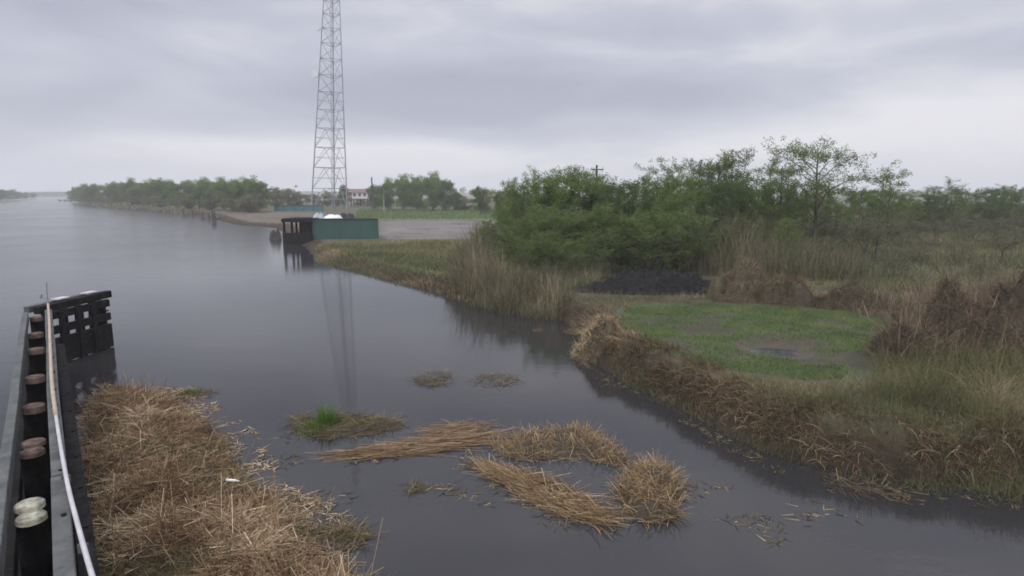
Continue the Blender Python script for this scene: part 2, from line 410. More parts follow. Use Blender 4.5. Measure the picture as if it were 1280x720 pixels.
def soft(poly, edge):
    i = inpoly(P, poly); d, _ = dline(P, poly, True); d = np.where(i, d, -d) + (fbm(gx, gy, edge * 2) - .5) * edge * 2
    return np.clip(d / edge + .5, 0, 1)
mixc(soft(pointgrass, 1.0), (.075, .10, .042))
mixc(soft(lot, 1.5), (.15, .138, .128)); mixc(soft(mudflat, 2.5), (.125, .102, .08))
mixc(soft(np.concatenate([lot, mudflat[:0]]), 1.5) * np.clip((fbm(gx * .35, gy * 2.2, 2.2, 4) - .52) * 7, 0, 1), (.085, .075, .066), .8)
mixc(soft(mudflat, 2.5) * np.clip((fbm(gx * .5, gy * 2, 3, 4) - .5) * 6, 0, 1), (.07, .062, .045), .8)
gs = soft(wpoly([(470, 275), (480, 263), (640, 263), (720, 276)], .6), 3); mixc(gs, (.10, .13, .065))
mixc(soft(wpoly([(700, 400), (720, 370), (900, 366), (1120, 380), (1300, 385), (1300, 610), (1100, 600), (940, 560), (800, 480)], .8), .8), (.07, .062, .04), .9)
mixc(soft(lawn, .5), (.058, .066, .038))
for rut in (wpoly([(905, 452), (960, 447), (1030, 455), (1100, 462)], .8), wpoly([(960, 425), (1030, 418), (1100, 416), (1140, 412)], .8), wpoly([(775, 398), (830, 400), (900, 404)], .8)):
    dru, _ = dline(P, rut); mixc(np.clip(1.2 - dru / .35, 0, 1) * np.clip((fbm(gx, gy, .6) - .35) * 6, 0, 1), (.055, .045, .036), .9)
dsh, _ = dline(P, wR)
bare = np.clip((fbm(gx + 50, gy, 1.1) - .60) * 6, 0, 1) * soft(lawn, .5)
mixc(bare, (.055, .048, .034), .8)
dp, _ = dline(P, puddle, True); mixc(np.clip(1.6 - dp / .9, 0, 1) * np.clip((fbm(gx, gy, .5) - .35) * 8, 0, 1), (.075, .06, .05), .9)
mixc((dsh < 1.1 + np.hypot(gx, gy) * .02) & (gz < .75), (.045, .033, .024))
mixc(inpoly(P, island), (.085, .06, .036))
mixc(gz < .05, (.025, .02, .015))
idx = np.arange(na * nr_).reshape(nr_, na)
Fc = np.stack([idx[:-1, :-1], idx[:-1, 1:], idx[1:, 1:], idx[1:, :-1]], -1).reshape(-1, 4)
g = npmesh('ground', np.column_stack([P, gz]), Fc, M['ground'], smooth=True)
ca = g.data.color_attributes.new('zone', 'FLOAT_COLOR', 'POINT')
ca.data.foreach_set('color', np.column_stack([col, np.ones(len(col))]).astype(np.float32).ravel())
tag(g, kind='structure')
wm = MB(); wm.add([(-9500, -200, 0), (9500, -200, 0), (9500, 9500, 0), (-9500, 9500, 0)], [(0, 1, 2, 3)])
tag(wm.build('water', M['water']), kind='structure')
pd = MB(); cpx = puddle.mean(0); big = cpx + (puddle - cpx) * 1.05
pd.add([(x, y, .762) for x, y in big], [tuple(range(len(big)))]); tag(pd.build('puddle', M['water']), kind='structure')

# ------------------------------------------------------------------ ground cover (uncountable)
def gz1(x, y): return float(ground_z(np.array([[x, y]]))[0])
# straw on the island
Pn = sample(island, 60000); keep = Pn[:, 1] > 3.0; Pn = Pn[keep]
dI, _ = dline(Pn, island, True); Pn = Pn[(dI > .05)]
Pn = Pn[fbm(Pn[:, 0], Pn[:, 1], .8) + rng.random(len(Pn)) * .5 > .68]
Pn = Pn[(fbm(Pn[:, 0] + 30, Pn[:, 1] + 5, 1.3, 2) < .62) | (rng.random(len(Pn)) < .35)]
n = len(Pn); up = rng.random(n)
gpatch = (fbm(Pn[:, 0] + 30, Pn[:, 1] + 5, 1.3, 2) > .62)
tl = np.where(up < .90, rng.uniform(1.25, 1.62, n), rng.uniform(.1, 1.1, n))
root_P = root(Pn, 0); root_P[:, 2] += np.where(up < .90, rng.uniform(0, .10, n), 0)
ang = rng.uniform(0, 2 * PI, n) + fbm(Pn[:, 0] + 9, Pn[:, 1] + 3, 1.2, 2) * 5
tag(blades('straw', root_P, (rng.gamma(2.4, .085, n) + .06) * np.where(up < .90, 1, 1.35), rng.uniform(.004, .011, n) * (1 + 1.0 * (rng.random(n) < .15) * (up < .9)), M['straw'], az=ang, tilt=tl, bend=rng.uniform(-.12, .22, n), seg=2,
           rnd=np.clip(rng.beta(1.6, 2.4, n) + (fbm(Pn[:, 0] + 3, Pn[:, 1], .7, 3) - .5) * .9, 0, 1), taper=False), kind='stuff')
q = sample(island, 40000); q = q[(q[:, 1] > 3.5) & (fbm(q[:, 0] + 30, q[:, 1] + 5, 1.3, 2) > .585)]; q = q[rng.random(len(q)) < .6]
tag(blades('grass', root(q), rng.uniform(.08, .28, len(q)), .009, M['weeds'], tilt=.4, bend=.9, rnd=rng.random(len(q)) * .7), kind='stuff')
# lawn
q = sample(lawn, 100000); dl, _ = dline(q, lawn, True); q = q[dl > (fbm(q[:, 0] + 4, q[:, 1], 1.5) - .42) * 2.0 + rng.random(len(q)) * .35 - .1]; q = q[(fbm(q[:, 0] + 50, q[:, 1], 1.1) < .60 + rng.normal(0, .07, len(q)))]
for rut in (wpoly([(905, 452), (960, 447), (1030, 455), (1100, 462)], .8), wpoly([(960, 425), (1030, 418), (1100, 416), (1140, 412)], .8), wpoly([(775, 398), (830, 400), (900, 404)], .8)):
    dru, _ = dline(q, rut); q = q[(dru > .35 * rng.random(len(q)) + .1) | (rng.random(len(q)) < .2)]
dp, _ = dline(q, puddle, True); q = q[(~inpoly(q, puddle)) & (dp > 1.2 * rng.random(len(q)) * fbm(q[:, 0], q[:, 1] + 7, .8, 2) * 1.6)]
n = len(q)
tag(blades('lawn', root(q), rng.gamma(4, .014, n) + .02, rng.uniform(.012, .024, n), M['lawn'], tilt=rng.uniform(0, .7, n), bend=.7, seg=2,
           rnd=np.clip(fbm(q[:, 0], q[:, 1], 1.4) * 1.1 - .05 + rng.normal(0, .14, n), 0, 1)), kind='stuff')
# bank face: dead grass hanging over the edge to the water
nearshore = np.concatenate([np.array([[22, 9.0]]), wR[:24]])
lo = nearshore.min(0) - 3; hi = nearshore.max(0) + 3
q = []
for i in range(len(nearshore) - 1):
    a_, b_ = nearshore[i], nearshore[i + 1]; ln = np.hypot(*(b_ - a_)); k_ = int(ln * (2600 if a_[1] < 22 else 700 if a_[1] < 40 else 160))
    tt = rng.random((k_, 1)); q.append(a_ + (b_ - a_) * tt + rng.normal(0, .9, (k_, 2)))
q = np.concatenate(q); q = q[inpoly(q, landR)]
d, near = dline(q, nearshore); kk = (d > .3 + .25 * rng.random(len(d))) & (d < 1.8); q, d, near = q[kk], d[kk], near[kk]
kk = fbm(q[:, 0] + 3, q[:, 1] + 8, .7, 3) + rng.random(len(q)) * .3 > .55; q, d, near = q[kk], d[kk], near[kk]
n = len(q); dr = near - q; a_ = np.arctan2(dr[:, 1], dr[:, 0]) + rng.normal(0, .95, n); dist = np.hypot(*q.T)
upr = rng.random(n) < .22
tag(blades('bank_grass', root(q), np.where(upr, rng.uniform(.12, .45, n), rng.uniform(.15, .6, n)), rng.uniform(.005, .012, n) * (1 + dist / 30), M['bankstraw'],
           az=a_, tilt=np.where(upr, .25, rng.uniform(.6, 1.3, n)), bend=np.where(upr, .8, rng.uniform(.3, 1.7, n)), seg=4,
           rnd=np.clip(fbm(q[:, 0], q[:, 1], .9, 3) * .9 + rng.normal(-.02, .2, n), 0, 1)), kind='stuff')
# brown tussocks along the edge of the far bank (deeper band)
# weeds on the right of the lawn down to the bank
wd = wpoly([(1085, 482), (1120, 425), (1150, 400), (1285, 385), (1420, 392), (1500, 600), (1285, 604), (1150, 596), (1060, 585), (980, 560), (920, 535), (850, 498), (800, 470), (770, 440), (752, 415), (775, 432), (830, 452), (900, 472), (1000, 484)], .85)
q = sample(wd, 80000); q = q[fbm(q[:, 0] + 11, q[:, 1] + 2, 1.0, 3) + rng.random(len(q)) * .4 > .5]; n = len(q)
px = q[:, 0] / q[:, 1]; tall = np.clip((q[:, 0] - 6.5) / 4, 0, 1)
clump = fbm(q[:, 0] + 1, q[:, 1] + 4, .8, 2)
tag(blades('weeds', root(q), (rng.uniform(.12, .4, n) + tall * rng.uniform(.1, .65, n)) * (.5 + clump), rng.uniform(.005, .014, n), M['weeds'],
           tilt=rng.uniform(0, .6, n), bend=rng.uniform(.4, 1.8, n), seg=3, rnd=np.clip(fbm(q[:, 0], q[:, 1] + 40, 1.5, 3) * 1.2 - .15 + rng.normal(0, .17, n), 0, 1)), kind='stuff')
ap = wpoly([(700, 400), (715, 372), (800, 358), (900, 352), (1020, 345), (1180, 345), (1180, 400), (1100, 470), (1130, 400), (1000, 385), (900, 381), (800, 384), (770, 392), (755, 425), (735, 440)], .8)
q = sample(ap, 30000); q = q[fbm(q[:, 0] + 2, q[:, 1] + 6, .9, 3) + rng.random(len(q)) * .4 > .52]; n = len(q)
tag(blades('rough_grass', root(q), rng.uniform(.06, .38, n), rng.uniform(.008, .02, n), M['weeds'], tilt=rng.uniform(0, 1.2, n), bend=rng.uniform(.2, 1.2, n), seg=3,
           rnd=np.clip(rng.beta(2, 2, n) + (fbm(q[:, 0], q[:, 1], 1.3, 2) - .5) * .9, 0, 1)), kind='stuff')
# brown dead brush at the back right
bb = wpoly([(1060, 392), (1110, 375), (1180, 372), (1290, 365), (1420, 370), (1420, 420), (1285, 470), (1180, 465), (1100, 462), (1130, 405)], .85)
q = sample(bb, 26000); q = q[fbm(q[:, 0] + 21, q[:, 1] + 2, 1.1, 3) + rng.random(len(q)) * .25 > .60]; n = len(q)
tag(blades('dead_brush', root(q), rng.uniform(.4, 1.7, n) * (.55 + .8 * fbm(q[:, 0], q[:, 1], 1.2, 2)), rng.uniform(.01, .022, n), M['brownbrush'],
           tilt=rng.uniform(0, .7, n), bend=rng.uniform(0, 1.5, n), seg=3), kind='stuff')
# grass on the point
q = sample(pointgrass, 36000); n = len(q)
tag(blades('point_grass', root(q), rng.uniform(.1, .45, n), rng.uniform(.025, .05, n), M['weeds'], tilt=rng.uniform(0, .6, n), bend=.8, seg=2,
           rnd=np.clip(rng.beta(2, 2.4, n) * .8 + (fbm(q[:, 0], q[:, 1], 4) - .5) * .9 + .35 * np.clip((q[:, 1] - 46) / 14, 0, 1) + .25 * (dline(q, wR)[0] < 2.2), 0, 1)), kind='stuff')
# tall reeds behind the point, clumped
rd = wpoly([(555, 345), (575, 330), (640, 330), (700, 338), (770, 345), (735, 372), (690, 385), (640, 380), (590, 368)], .6)
q = sample(rd, 16000); q = q[fbm(q[:, 0] + 5, q[:, 1] + 1, 2.0, 3) + rng.random(len(q)) * .25 > .56]; n = len(q)
hh = .35 + 2.9 * np.clip(1 - np.abs(q[:, 0] / q[:, 1] - (-.062)) / .085, .26, 1) ** .7 * np.clip(fbm(q[:, 0], q[:, 1] + 9, .9, 3) * 2.6 - .6, .12, 1.15)
tag(blades('reeds', root(q), hh * rng.uniform(.55, 1.05, n), rng.uniform(.015, .035, n), M['reed'], tilt=rng.uniform(0, .3, n), bend=rng.uniform(0, 1.3, n), seg=4,
           rnd=np.clip(rng.beta(1.8, 2.2, n) + (fbm(q[:, 0] + 40, q[:, 1], 1.6, 2) - .5) * 1.1, 0, 1)), kind='stuff')
# tan reeds in front of the thicket on the right
rd = wpoly([(850, 338), (860, 322), (960, 320), (1075, 325), (1085, 345), (1000, 348), (900, 342)], .9)
q = sample(rd, 15000); q = q[fbm(q[:, 0] + 5, q[:, 1] + 1, 1.6, 3) + rng.random(len(q)) * .3 > .52]; n = len(q)
fall = np.clip(1 - (q[:, 0] / q[:, 1] - .40) / .3, .35, 1)
tag(blades('tan_reeds', root(q), rng.uniform(1.2, 3.7, n) * fall * np.clip(fbm(q[:, 0], q[:, 1] + 9, 1.0, 3) * 2.4 - .4, .2, 1.2), rng.uniform(.02, .04, n), M['reed'], tilt=rng.uniform(0, .3, n), bend=rng.uniform(.2, 1.0, n), seg=3,
           rnd=np.clip(rng.beta(2, 2.6, n), 0, 1)), kind='stuff')
# rough field
fd = wpoly([(860, 330), (1000, 290), (1100, 284), (1300, 284), (1500, 300), (1450, 372), (1200, 368), (1080, 362), (960, 345)], .9)
q = sample(fd, 42000); q = q[fbm(q[:, 0], q[:, 1], 3.3, 3) + rng.random(len(q)) * .4 > .5]; n = len(q); ds = np.hypot(*q.T)
tag(blades('field_grass', root(q), rng.uniform(.2, .9, n), rng.uniform(.02, .03, n) * ds / 35, M['field'], tilt=rng.uniform(0, .6, n), bend=.8, seg=2,
           rnd=np.clip(fbm(q[:, 0], q[:, 1], 7, 3) * 1.3 - .2 + rng.normal(0, .15, n), 0, 1)), kind='stuff')
# pale shore grass along the far left bank
q = []
for i in range(29, len(wR) - 3):
    a_, b_ = wR[i], wR[i + 1]; ln = np.hypot(*(b_ - a_)); k_ = int(ln * 26); tt = rng.random((k_, 1)); q.append(a_ + (b_ - a_) * tt + rng.normal(0, 3.0, (k_, 2)))
q = np.concatenate(q); q = q[inpoly(q, landR)]; q = q[fbm(q[:, 0], q[:, 1], 9, 3) > .45]
q = q[~inpoly(q, mudflat)]; n = len(q)
tag(blades('shore_grass', root(q), rng.uniform(.4, 1.6, n), rng.uniform(.10, .22, n), M['reed'], tilt=.3, bend=.8, seg=2, rnd=rng.beta(2, 2, n)), kind='stuff')
# meadow beyond the lot
q = sample(wpoly([(440, 274), (450, 262), (640, 262), (720, 278), (600, 274)], .6), 14000); n = len(q)
tag(blades('meadow', root(q), rng.uniform(.2, .7, n), rng.uniform(.1, .2, n), M['lawn'], tilt=.3, bend=.8, seg=2, rnd=rng.beta(2, 2, n)), kind='stuff')
# little debris on the water
def float_scatter(name, poly, n, ln, w, mat, dens=.5):
    q = sample(poly, n); q = q[fbm(q[:, 0], q[:, 1], .8, 3) > dens]; m_ = len(q)
    P3 = np.column_stack([q, np.full(m_, .006)])
    return tag(blades(name, P3, rng.uniform(*ln, m_), w, mat, tilt=1.56, bend=rng.uniform(-.02, .0, m_), seg=2), kind='stuff')
float_scatter('floating_debris', wpoly([(300, 540), (600, 560), (760, 640), (860, 600), (1100, 640), (1150, 700), (900, 690), (700, 660), (480, 600), (460, 660), (420, 720), (360, 640)]), 2600, (.04, .25), .02, M['wetstraw'], .58)
float_scatter('bank_debris', wpoly([(1280, 640), (1150, 632), (1030, 612), (930, 578), (835, 526), (752, 480), (722, 456), (716, 432), (752, 466), (835, 510), (930, 560), (1030, 594), (1150, 614), (1280, 624)]), 1100, (.04, .2), .014, M['wetstraw'], .45)
float_scatter('shore_debris', wpoly([(120, 480), (240, 485), (320, 540), (350, 600), (440, 650), (480, 720), (430, 715), (330, 630), (280, 560), (215, 505)]), 2600, (.05, .3), .018, M['straw'], .45)

# ------------------------------------------------------------------ floating mats (each a thing)
def floating_mat(px, label, nstraw, ln, mat='wetstraw', az=None, spread=.5, lift=.12, wid=(.004, .011), tiltr=(1.2, 1.57), green=None, hump=.07, group='mats of dead reeds on the water', name='floating_mat', z=0):
    poly = wpoly(px); c = poly.mean(0)
    rt = empty(name, (c[0], c[1], 0), label, 'floating mat', group)
    # low matted body
    gr = 26; lo, hi = poly.min(0), poly.max(0)
    xs, ys = np.meshgrid(np.linspace(lo[0], hi[0], gr), np.linspace(lo[1], hi[1], gr)); Pg = np.column_stack([xs.ravel(), ys.ravel()])
    i = inpoly(Pg, poly); d, _ = dline(Pg, poly, True); d = np.where(i, d, -d)
    hz = np.where(d > -.05, -.03 + hump * np.clip(d / .35, 0, 1) ** .5 * 1.6 * fbm(Pg[:, 0], Pg[:, 1], .35, 3), -.08)
    ix = np.arange(gr * gr).reshape(gr, gr); Fq = np.stack([ix[:-1, :-1], ix[:-1, 1:], ix[1:, 1:], ix[1:, :-1]], -1).reshape(-1, 4)
    V = np.column_stack([Pg - c, hz])
    top = npmesh('root_mat', V, Fq, M['mat'], rt, smooth=True)
    q = sample(poly, int(nstraw * 1.6)); q = q[fbm(q[:, 0] + 7, q[:, 1], .45, 3) + rng.random(len(q)) * .35 > .52]; m_ = len(q)
    d, _ = dline(q, poly, True)
    P3 = np.column_stack([q - c, rng.random(m_) * lift * np.clip(d / .3, .15, 1)])
    aa = rng.random(m_) * 2 * PI if az is None else rng.normal(az, spread, m_) + PI * (rng.random(m_) < .5)
    blades('straw', P3, rng.uniform(*ln, m_), rng.uniform(*wid, m_), M[mat], az=aa, tilt=rng.uniform(*tiltr, m_), bend=rng.uniform(-.1, .25, m_), seg=2, parent=rt,
           rnd=np.clip(rng.beta(2, 2, m_), 0, 1), taper=False)
    if green is not None:
        for (gu, gv, gr_, gn, gh) in green:
            g0 = np.array(at(gu, gv)[:2]) - c; gq = g0 + rng.normal(0, gr_, (gn, 2))
            blades('green_shoots', np.column_stack([gq, np.zeros(gn)]), rng.uniform(.3, 1, gn) * gh, .014, M['greenshoot'], tilt=rng.uniform(0, .35, gn), bend=rng.uniform(0, .8, gn), seg=3, parent=rt)
    return rt
floating_mat([(212, 493), (235, 487), (268, 487), (270, 495), (240, 500), (222, 498)], 'small floating mat with green sprouts beside the far tip of the straw bank', 300, (.08, .3), green=[(238, 492, .13, 170, .16)], hump=.05)
floating_mat([(364, 524), (380, 519), (420, 518), (455, 520), (500, 526), (512, 533), (470, 543), (430, 547), (390, 549), (366, 540)],
             'floating mat with a bright green grass tuft near the tower reflection', 1300, (.1, .45), az=.1, spread=.8, green=[(408, 533, .10, 420, .62), (395, 537, .2, 420, .26), (420, 532, .25, 260, .2)], hump=.09)
floating_mat([(436, 567), (470, 559), (520, 551), (575, 545), (600, 545), (602, 553), (560, 562), (510, 570), (460, 573), (440, 573)],
             'long bundle of parallel reddish reed stalks lying on the water', 1500, (.25, 1.0), 'redstraw', az=.22, spread=.16, lift=.10, tiltr=(1.45, 1.6), hump=.06, wid=(.006, .013))
floating_mat([(525, 540), (560, 531), (592, 528), (604, 536), (580, 545), (545, 549), (528, 547)],
             'short bundle of pale reed stalks just behind the long reddish bundle', 500, (.2, .7), 'redstraw', az=.2, spread=.3, lift=.09, tiltr=(1.45, 1.58), hump=.06)
floating_mat([(612, 556), (640, 546), (665, 540), (700, 538), (728, 532), (745, 545), (775, 560), (788, 580), (770, 584), (735, 577), (700, 574), (660, 576), (625, 572)],
             'arched floating mat of standing pale dead grass, middle of the channel', 2300, (.1, .38), 'matstraw', tiltr=(.75, 1.6), lift=.10, hump=.13)
floating_mat([(592, 580), (625, 583), (665, 593), (700, 607), (740, 625), (765, 645), (745, 656), (705, 648), (670, 632), (640, 612), (610, 597)],
             'long diagonal mat of straw trailing away below the arched mat', 1700, (.12, .6), 'matstraw', az=-.62, spread=.45, lift=.05, hump=.07, wid=(.005, .012))
floating_mat([(778, 600), (795, 585), (818, 582), (838, 590), (852, 608), (842, 628), (848, 645), (820, 656), (795, 650), (782, 632), (770, 615)],
             'thick tangled clump of dead grass floating nearest the right bank', 2300, (.12, .45), 'matstraw', tiltr=(.8, 1.65), lift=.2, hump=.24)
floating_mat([(514, 472), (532, 466), (560, 465), (568, 474), (552, 482), (528, 484)], 'small dark patch of floating debris, the left one of two in mid channel', 350, (.1, .4), hump=.04)
floating_mat([(582, 476), (605, 468), (632, 467), (650, 474), (632, 482), (600, 483)], 'small thin patch of pale debris, the right one of two in mid channel', 300, (.1, .4), hump=.02)
floating_mat([(374, 628), (395, 620), (414, 622), (417, 632), (398, 637), (380, 634)], 'tiny cluster of yellowish leaves floating off the straw bank', 110, (.06, .16), 'straw', hump=.02)
floating_mat([(385, 668), (410, 658), (450, 655), (468, 668), (455, 685), (430, 690), (405, 682)], 'dark sodden straw mat touching the edge of the near straw bank', 420, (.1, .4), hump=.06)
floating_mat([(500, 608), (515, 603), (535, 606), (530, 615), (512, 618)], 'small dark scrap of weed alone in open water below the reed bundle', 90, (.08, .3), hump=.03)
floating_mat([(1020, 592), (1060, 596), (1110, 606), (1150, 618), (1130, 628), (1080, 622), (1040, 610)], 'brown debris raft against the foot of the right bank', 160, (.1, .45), hump=.04)

# white litter on the straw
c0 = at(283, 600, .35); lb = MB(); a0 = Vector(c0); dv = Vector((.97, -.2, .03))
lb.tube([a0, a0 + dv * .02, a0 + dv * .19, a0 + dv * .23, a0 + dv * .27], [.016, .024, .024, .01, .01], 12)
tag(lb.build('bottle', M['litter'], smooth=True), 'white plastic bottle lying at the water edge of the straw bank', 'bottle')

# ------------------------------------------------------------------ timber fender
ZT = 1.9
pil = [(47, 395), (46.5, 415), (46.5, 435), (45.5, 469), (43.5, 502)]
A0 = Vector(at(37.5, 642, ZT)); B0 = Vector(at(46, 396, ZT)); dirn = (B0 - A0); dirn.z = 0; dirn.normalize(); nrm = Vector((dirn.y, -dirn.x, 0))
fen = empty('timber_fender', (A0.x, A0.y, 0), 'long weathered timber bridge fender of piles and beams at lower left', 'fender')
O = Vector(fen.location)
def fpart(mb, name, mat, parent=None, **k): 
    ob = mb.build(name, mat, parent or fen, **k)
    return ob
L_ = (B0 - A0).length
def pile(p, r, top, mat='darktimber', topmat='redtop', cap=.12, parent=None):
    p = Vector(p) - O; wv = [random.uniform(-.02, .02) for _ in range(4)]
    mb = MB(); mb.tube([(p.x + wv[0], p.y + wv[1], -.6), (p.x, p.y, .5), (p.x + wv[2], p.y, top - cap)], [r * 1.06, r * 1.02, r], 16)
    ob = fpart(mb, 'pile', M[mat], smooth=True)
    mb = MB(); mb.tube([(p.x + wv[2], p.y, top - cap + .001), (p.x + wv[2], p.y, top - .02), (p.x + wv[2], p.y, top), (p.x + wv[2], p.y, top + .012)], [r * 1.012, r * 1.01, r * .9, r * .4], 16)
    fpart(mb, 'pile_top', M[topmat], ob, smooth=True)
# rows: distances along the fender of each pile top, measured
steps = []
for (u, v) in pil: steps.append(((Vector(at(u, v, ZT)) - A0).dot(dirn)))
for s_ in steps: pile(A0 + dirn * s_, .168, ZT - random.uniform(0, .06))
for (u, v, tm, tz) in ((41, 551, 'redtop', ZT), (40, 563, 'redtop', ZT - .05), (38.5, 628, 'paletop', ZT), (37.5, 644, 'paletop', ZT - .05)):
    s_ = (Vector(at(u, v, tz)) - A0).dot(dirn); pile(A0 + dirn * s_, .15, tz, topmat=tm, cap=.07)
pile(A0 - dirn * 1.9, .17, ZT); pile(A0 - dirn * 3.6, .17, ZT)
def wale(off, z, w, h, s0, s1, mat, name='wale', nseg=4):
    # timbers butt end to end, each a little out of line
    cuts = np.linspace(s0, s1, nseg + 1)
    for i in range(nseg):
        j = random.uniform(-.012, .012); mb = MB()
        p = A0 + dirn * (cuts[i] + .006) + nrm * (off + j) - O; q = A0 + dirn * (cuts[i + 1] - .006) + nrm * (off - j) - O
        mb.beam((p.x, p.y, z + j), (q.x, q.y, z), w, h); fpart(mb, name, M[mat], bevel=.012)
wale(.285, ZT + .0, .17, .28, -4, L_ + .35, 'timber')
wale(-.27, ZT - .02, .13, .28, -4, L_ + .35, 'timber')
for z in (1.25, .62, .1):
    wale(.275, z, .15, .26, -4, L_ + .3, 'darktimber', nseg=3); wale(-.26, z, .15, .26, -4, L_ + .3, 'darktimber', nseg=3)
for z in (1.0, .5):
    wale(.47, z, .2, .42, -4, L_ - 1.0, 'darktimber', name='outer_wale', nseg=3)
for k_ in range(9):
    for off in (.30, .50):
        p_ = A0 + dirn * (k_ * 1.35 - .6) + nrm * (off + (.01 if off < .4 else 0)) - O; mb = MB(); z_ = ZT + .13 if off < .4 else 1.2
        mb.tube([(p_.x, p_.y, z_), (p_.x, p_.y, z_ + .03)], .028, 6); fpart(mb, 'bolt_head', M['darktimber'])
# end wing
E0 = Vector(at(52, 383, 1.95)); E1 = Vector(at(128, 367, 1.95)); ed = (E1 - E0); EL = ed.length; ed.normalize(); en = Vector((ed.y, -ed.x, 0))
def ep(s_, off, z): 
    q = E0 + ed * s_ + en * off - O; return (q.x, q.y, z)
for i, s_ in enumerate((.1, .75, 1.4, 2.0, EL - .12)):
    mb = MB(); mb.tube([ep(s_, 0, -.6), ep(s_, 0, .6), ep(s_ + .02, 0, 1.72 + .03 * (i % 2))], [.15, .145, .13], 12); fpart(mb, 'pile', M['darktimber'], smooth=True)
for z, hh_ in ((1.62, .24), (1.14, .26), (.70, .34), (.28, .5)):
    mb = MB(); mb.beam(ep(-.1, .19, z), ep(EL, .19, z), .13, hh_); fpart(mb, 'wale', M['darktimber'], bevel=.012)
for s_ in (.42, 1.1, 1.72):
    mb = MB(); mb.beam(ep(s_, .29, -.2), ep(s_, .29, 1.7), .16, .06); fpart(mb, 'plank', M['darktimber'], bevel=.008)
mb = MB(); mb.beam(ep(-.35, .15, 1.88), ep(EL + .12, .15, 1.93), .24, .24); fpart(mb, 'cap_beam', M['darktimber'], bevel=.02)
mb = MB(); mb.beam(ep(-.35, -.2, 1.9), ep(EL - .3, -.2, 1.95), .2, .2); fpart(mb, 'cap_beam', M['timber'], bevel=.02)
for s_ in (.75, 1.95):
    mb = MB(); mb.beam(ep(s_ - .2, -.03, 2.075), ep(s_ + .25, -.03, 2.08), .3, .05); fpart(mb, 'cap_plate', M['pipe'], bevel=.006)
for z in (1.7, 1.3, 1.02, .8, .5):
    mb = MB(); mb.tube([ep(EL - .1, 0, z), ep(EL + .16, 0, z)], .018, 8); fpart(mb, 'bolt', M['darktimber'])
    mb = MB(); mb.tube([ep(EL + .15, 0, z), ep(EL + .18, 0, z)], .035, 6); fpart(mb, 'bolt_head', M['darktimber'])
# conduit along the fender
pts = [at(60, 380, 2.12), at(61.5, 400, 2.12), at(63, 440, 2.1), at(65, 480, 2.1), at(70, 520, 2.1), at(77, 565, 2.1), at(86, 612, 2.1), at(97, 655, 2.12), at(108, 695, 2.14), at(120, 735, 2.16), at(133, 775, 2.2)]
def smoothpts(pts, k_=5):
    r = []; pts = [Vector(q) for q in pts]
    for i in range(len(pts) - 1):
        p0, p1, p2, p3 = pts[max(i - 1, 0)], pts[i], pts[i + 1], pts[min(i + 2, len(pts) - 1)]
        for j in range(k_):
            t_ = j / k_; r.append(.5 * ((2 * p1) + (-p0 + p2) * t_ + (2 * p0 - 5 * p1 + 4 * p2 - p3) * t_ ** 2 + (-p0 + 3 * p1 - 3 * p2 + p3) * t_ ** 3))
    r.append(pts[-1]); return r
sp_ = smoothpts(pts)
cd = empty('conduit', (pts[0][0], pts[0][1], pts[0][2]), 'pale pipe running along the right edge of the timber fender', 'pipe')
mb = MB(); mb.tube([q - Vector(cd.location) for q in sp_[20:]], .024, 10); mb.build('pipe', M['pipe'], cd, smooth=True)
mb = MB(); mb.tube([q - Vector(cd.location) for q in sp_[:21]], .032, 10); mb.build('tan_section', M['tanpole'], cd, smooth=True)
for k_ in (6, 18, 28, 38, 46):
    q = sp_[k_] - Vector(cd.location); mb = MB(); mb.box((q.x, q.y, q.z - .05), (.09, .04, .09), 0); mb.build('bracket', M['timber'], cd)
bp = Vector(at(60, 381, 2.05)); rod = empty('marker_rod', tuple(bp), 'thin upright metal rod with a bracket at the far corner of the fender', 'rod')
mb = MB(); mb.tube([(0, 0, -.15), (.01, 0, .35), (.03, 0, .72)], .018, 8); mb.build('rod', M['steel'], rod)
mb = MB(); mb.box((-.1, 0, .22), (.2, .05, .05)); mb.box((-.18, 0, .28), (.05, .05, .12)); mb.build('bracket', M['steel'], rod)

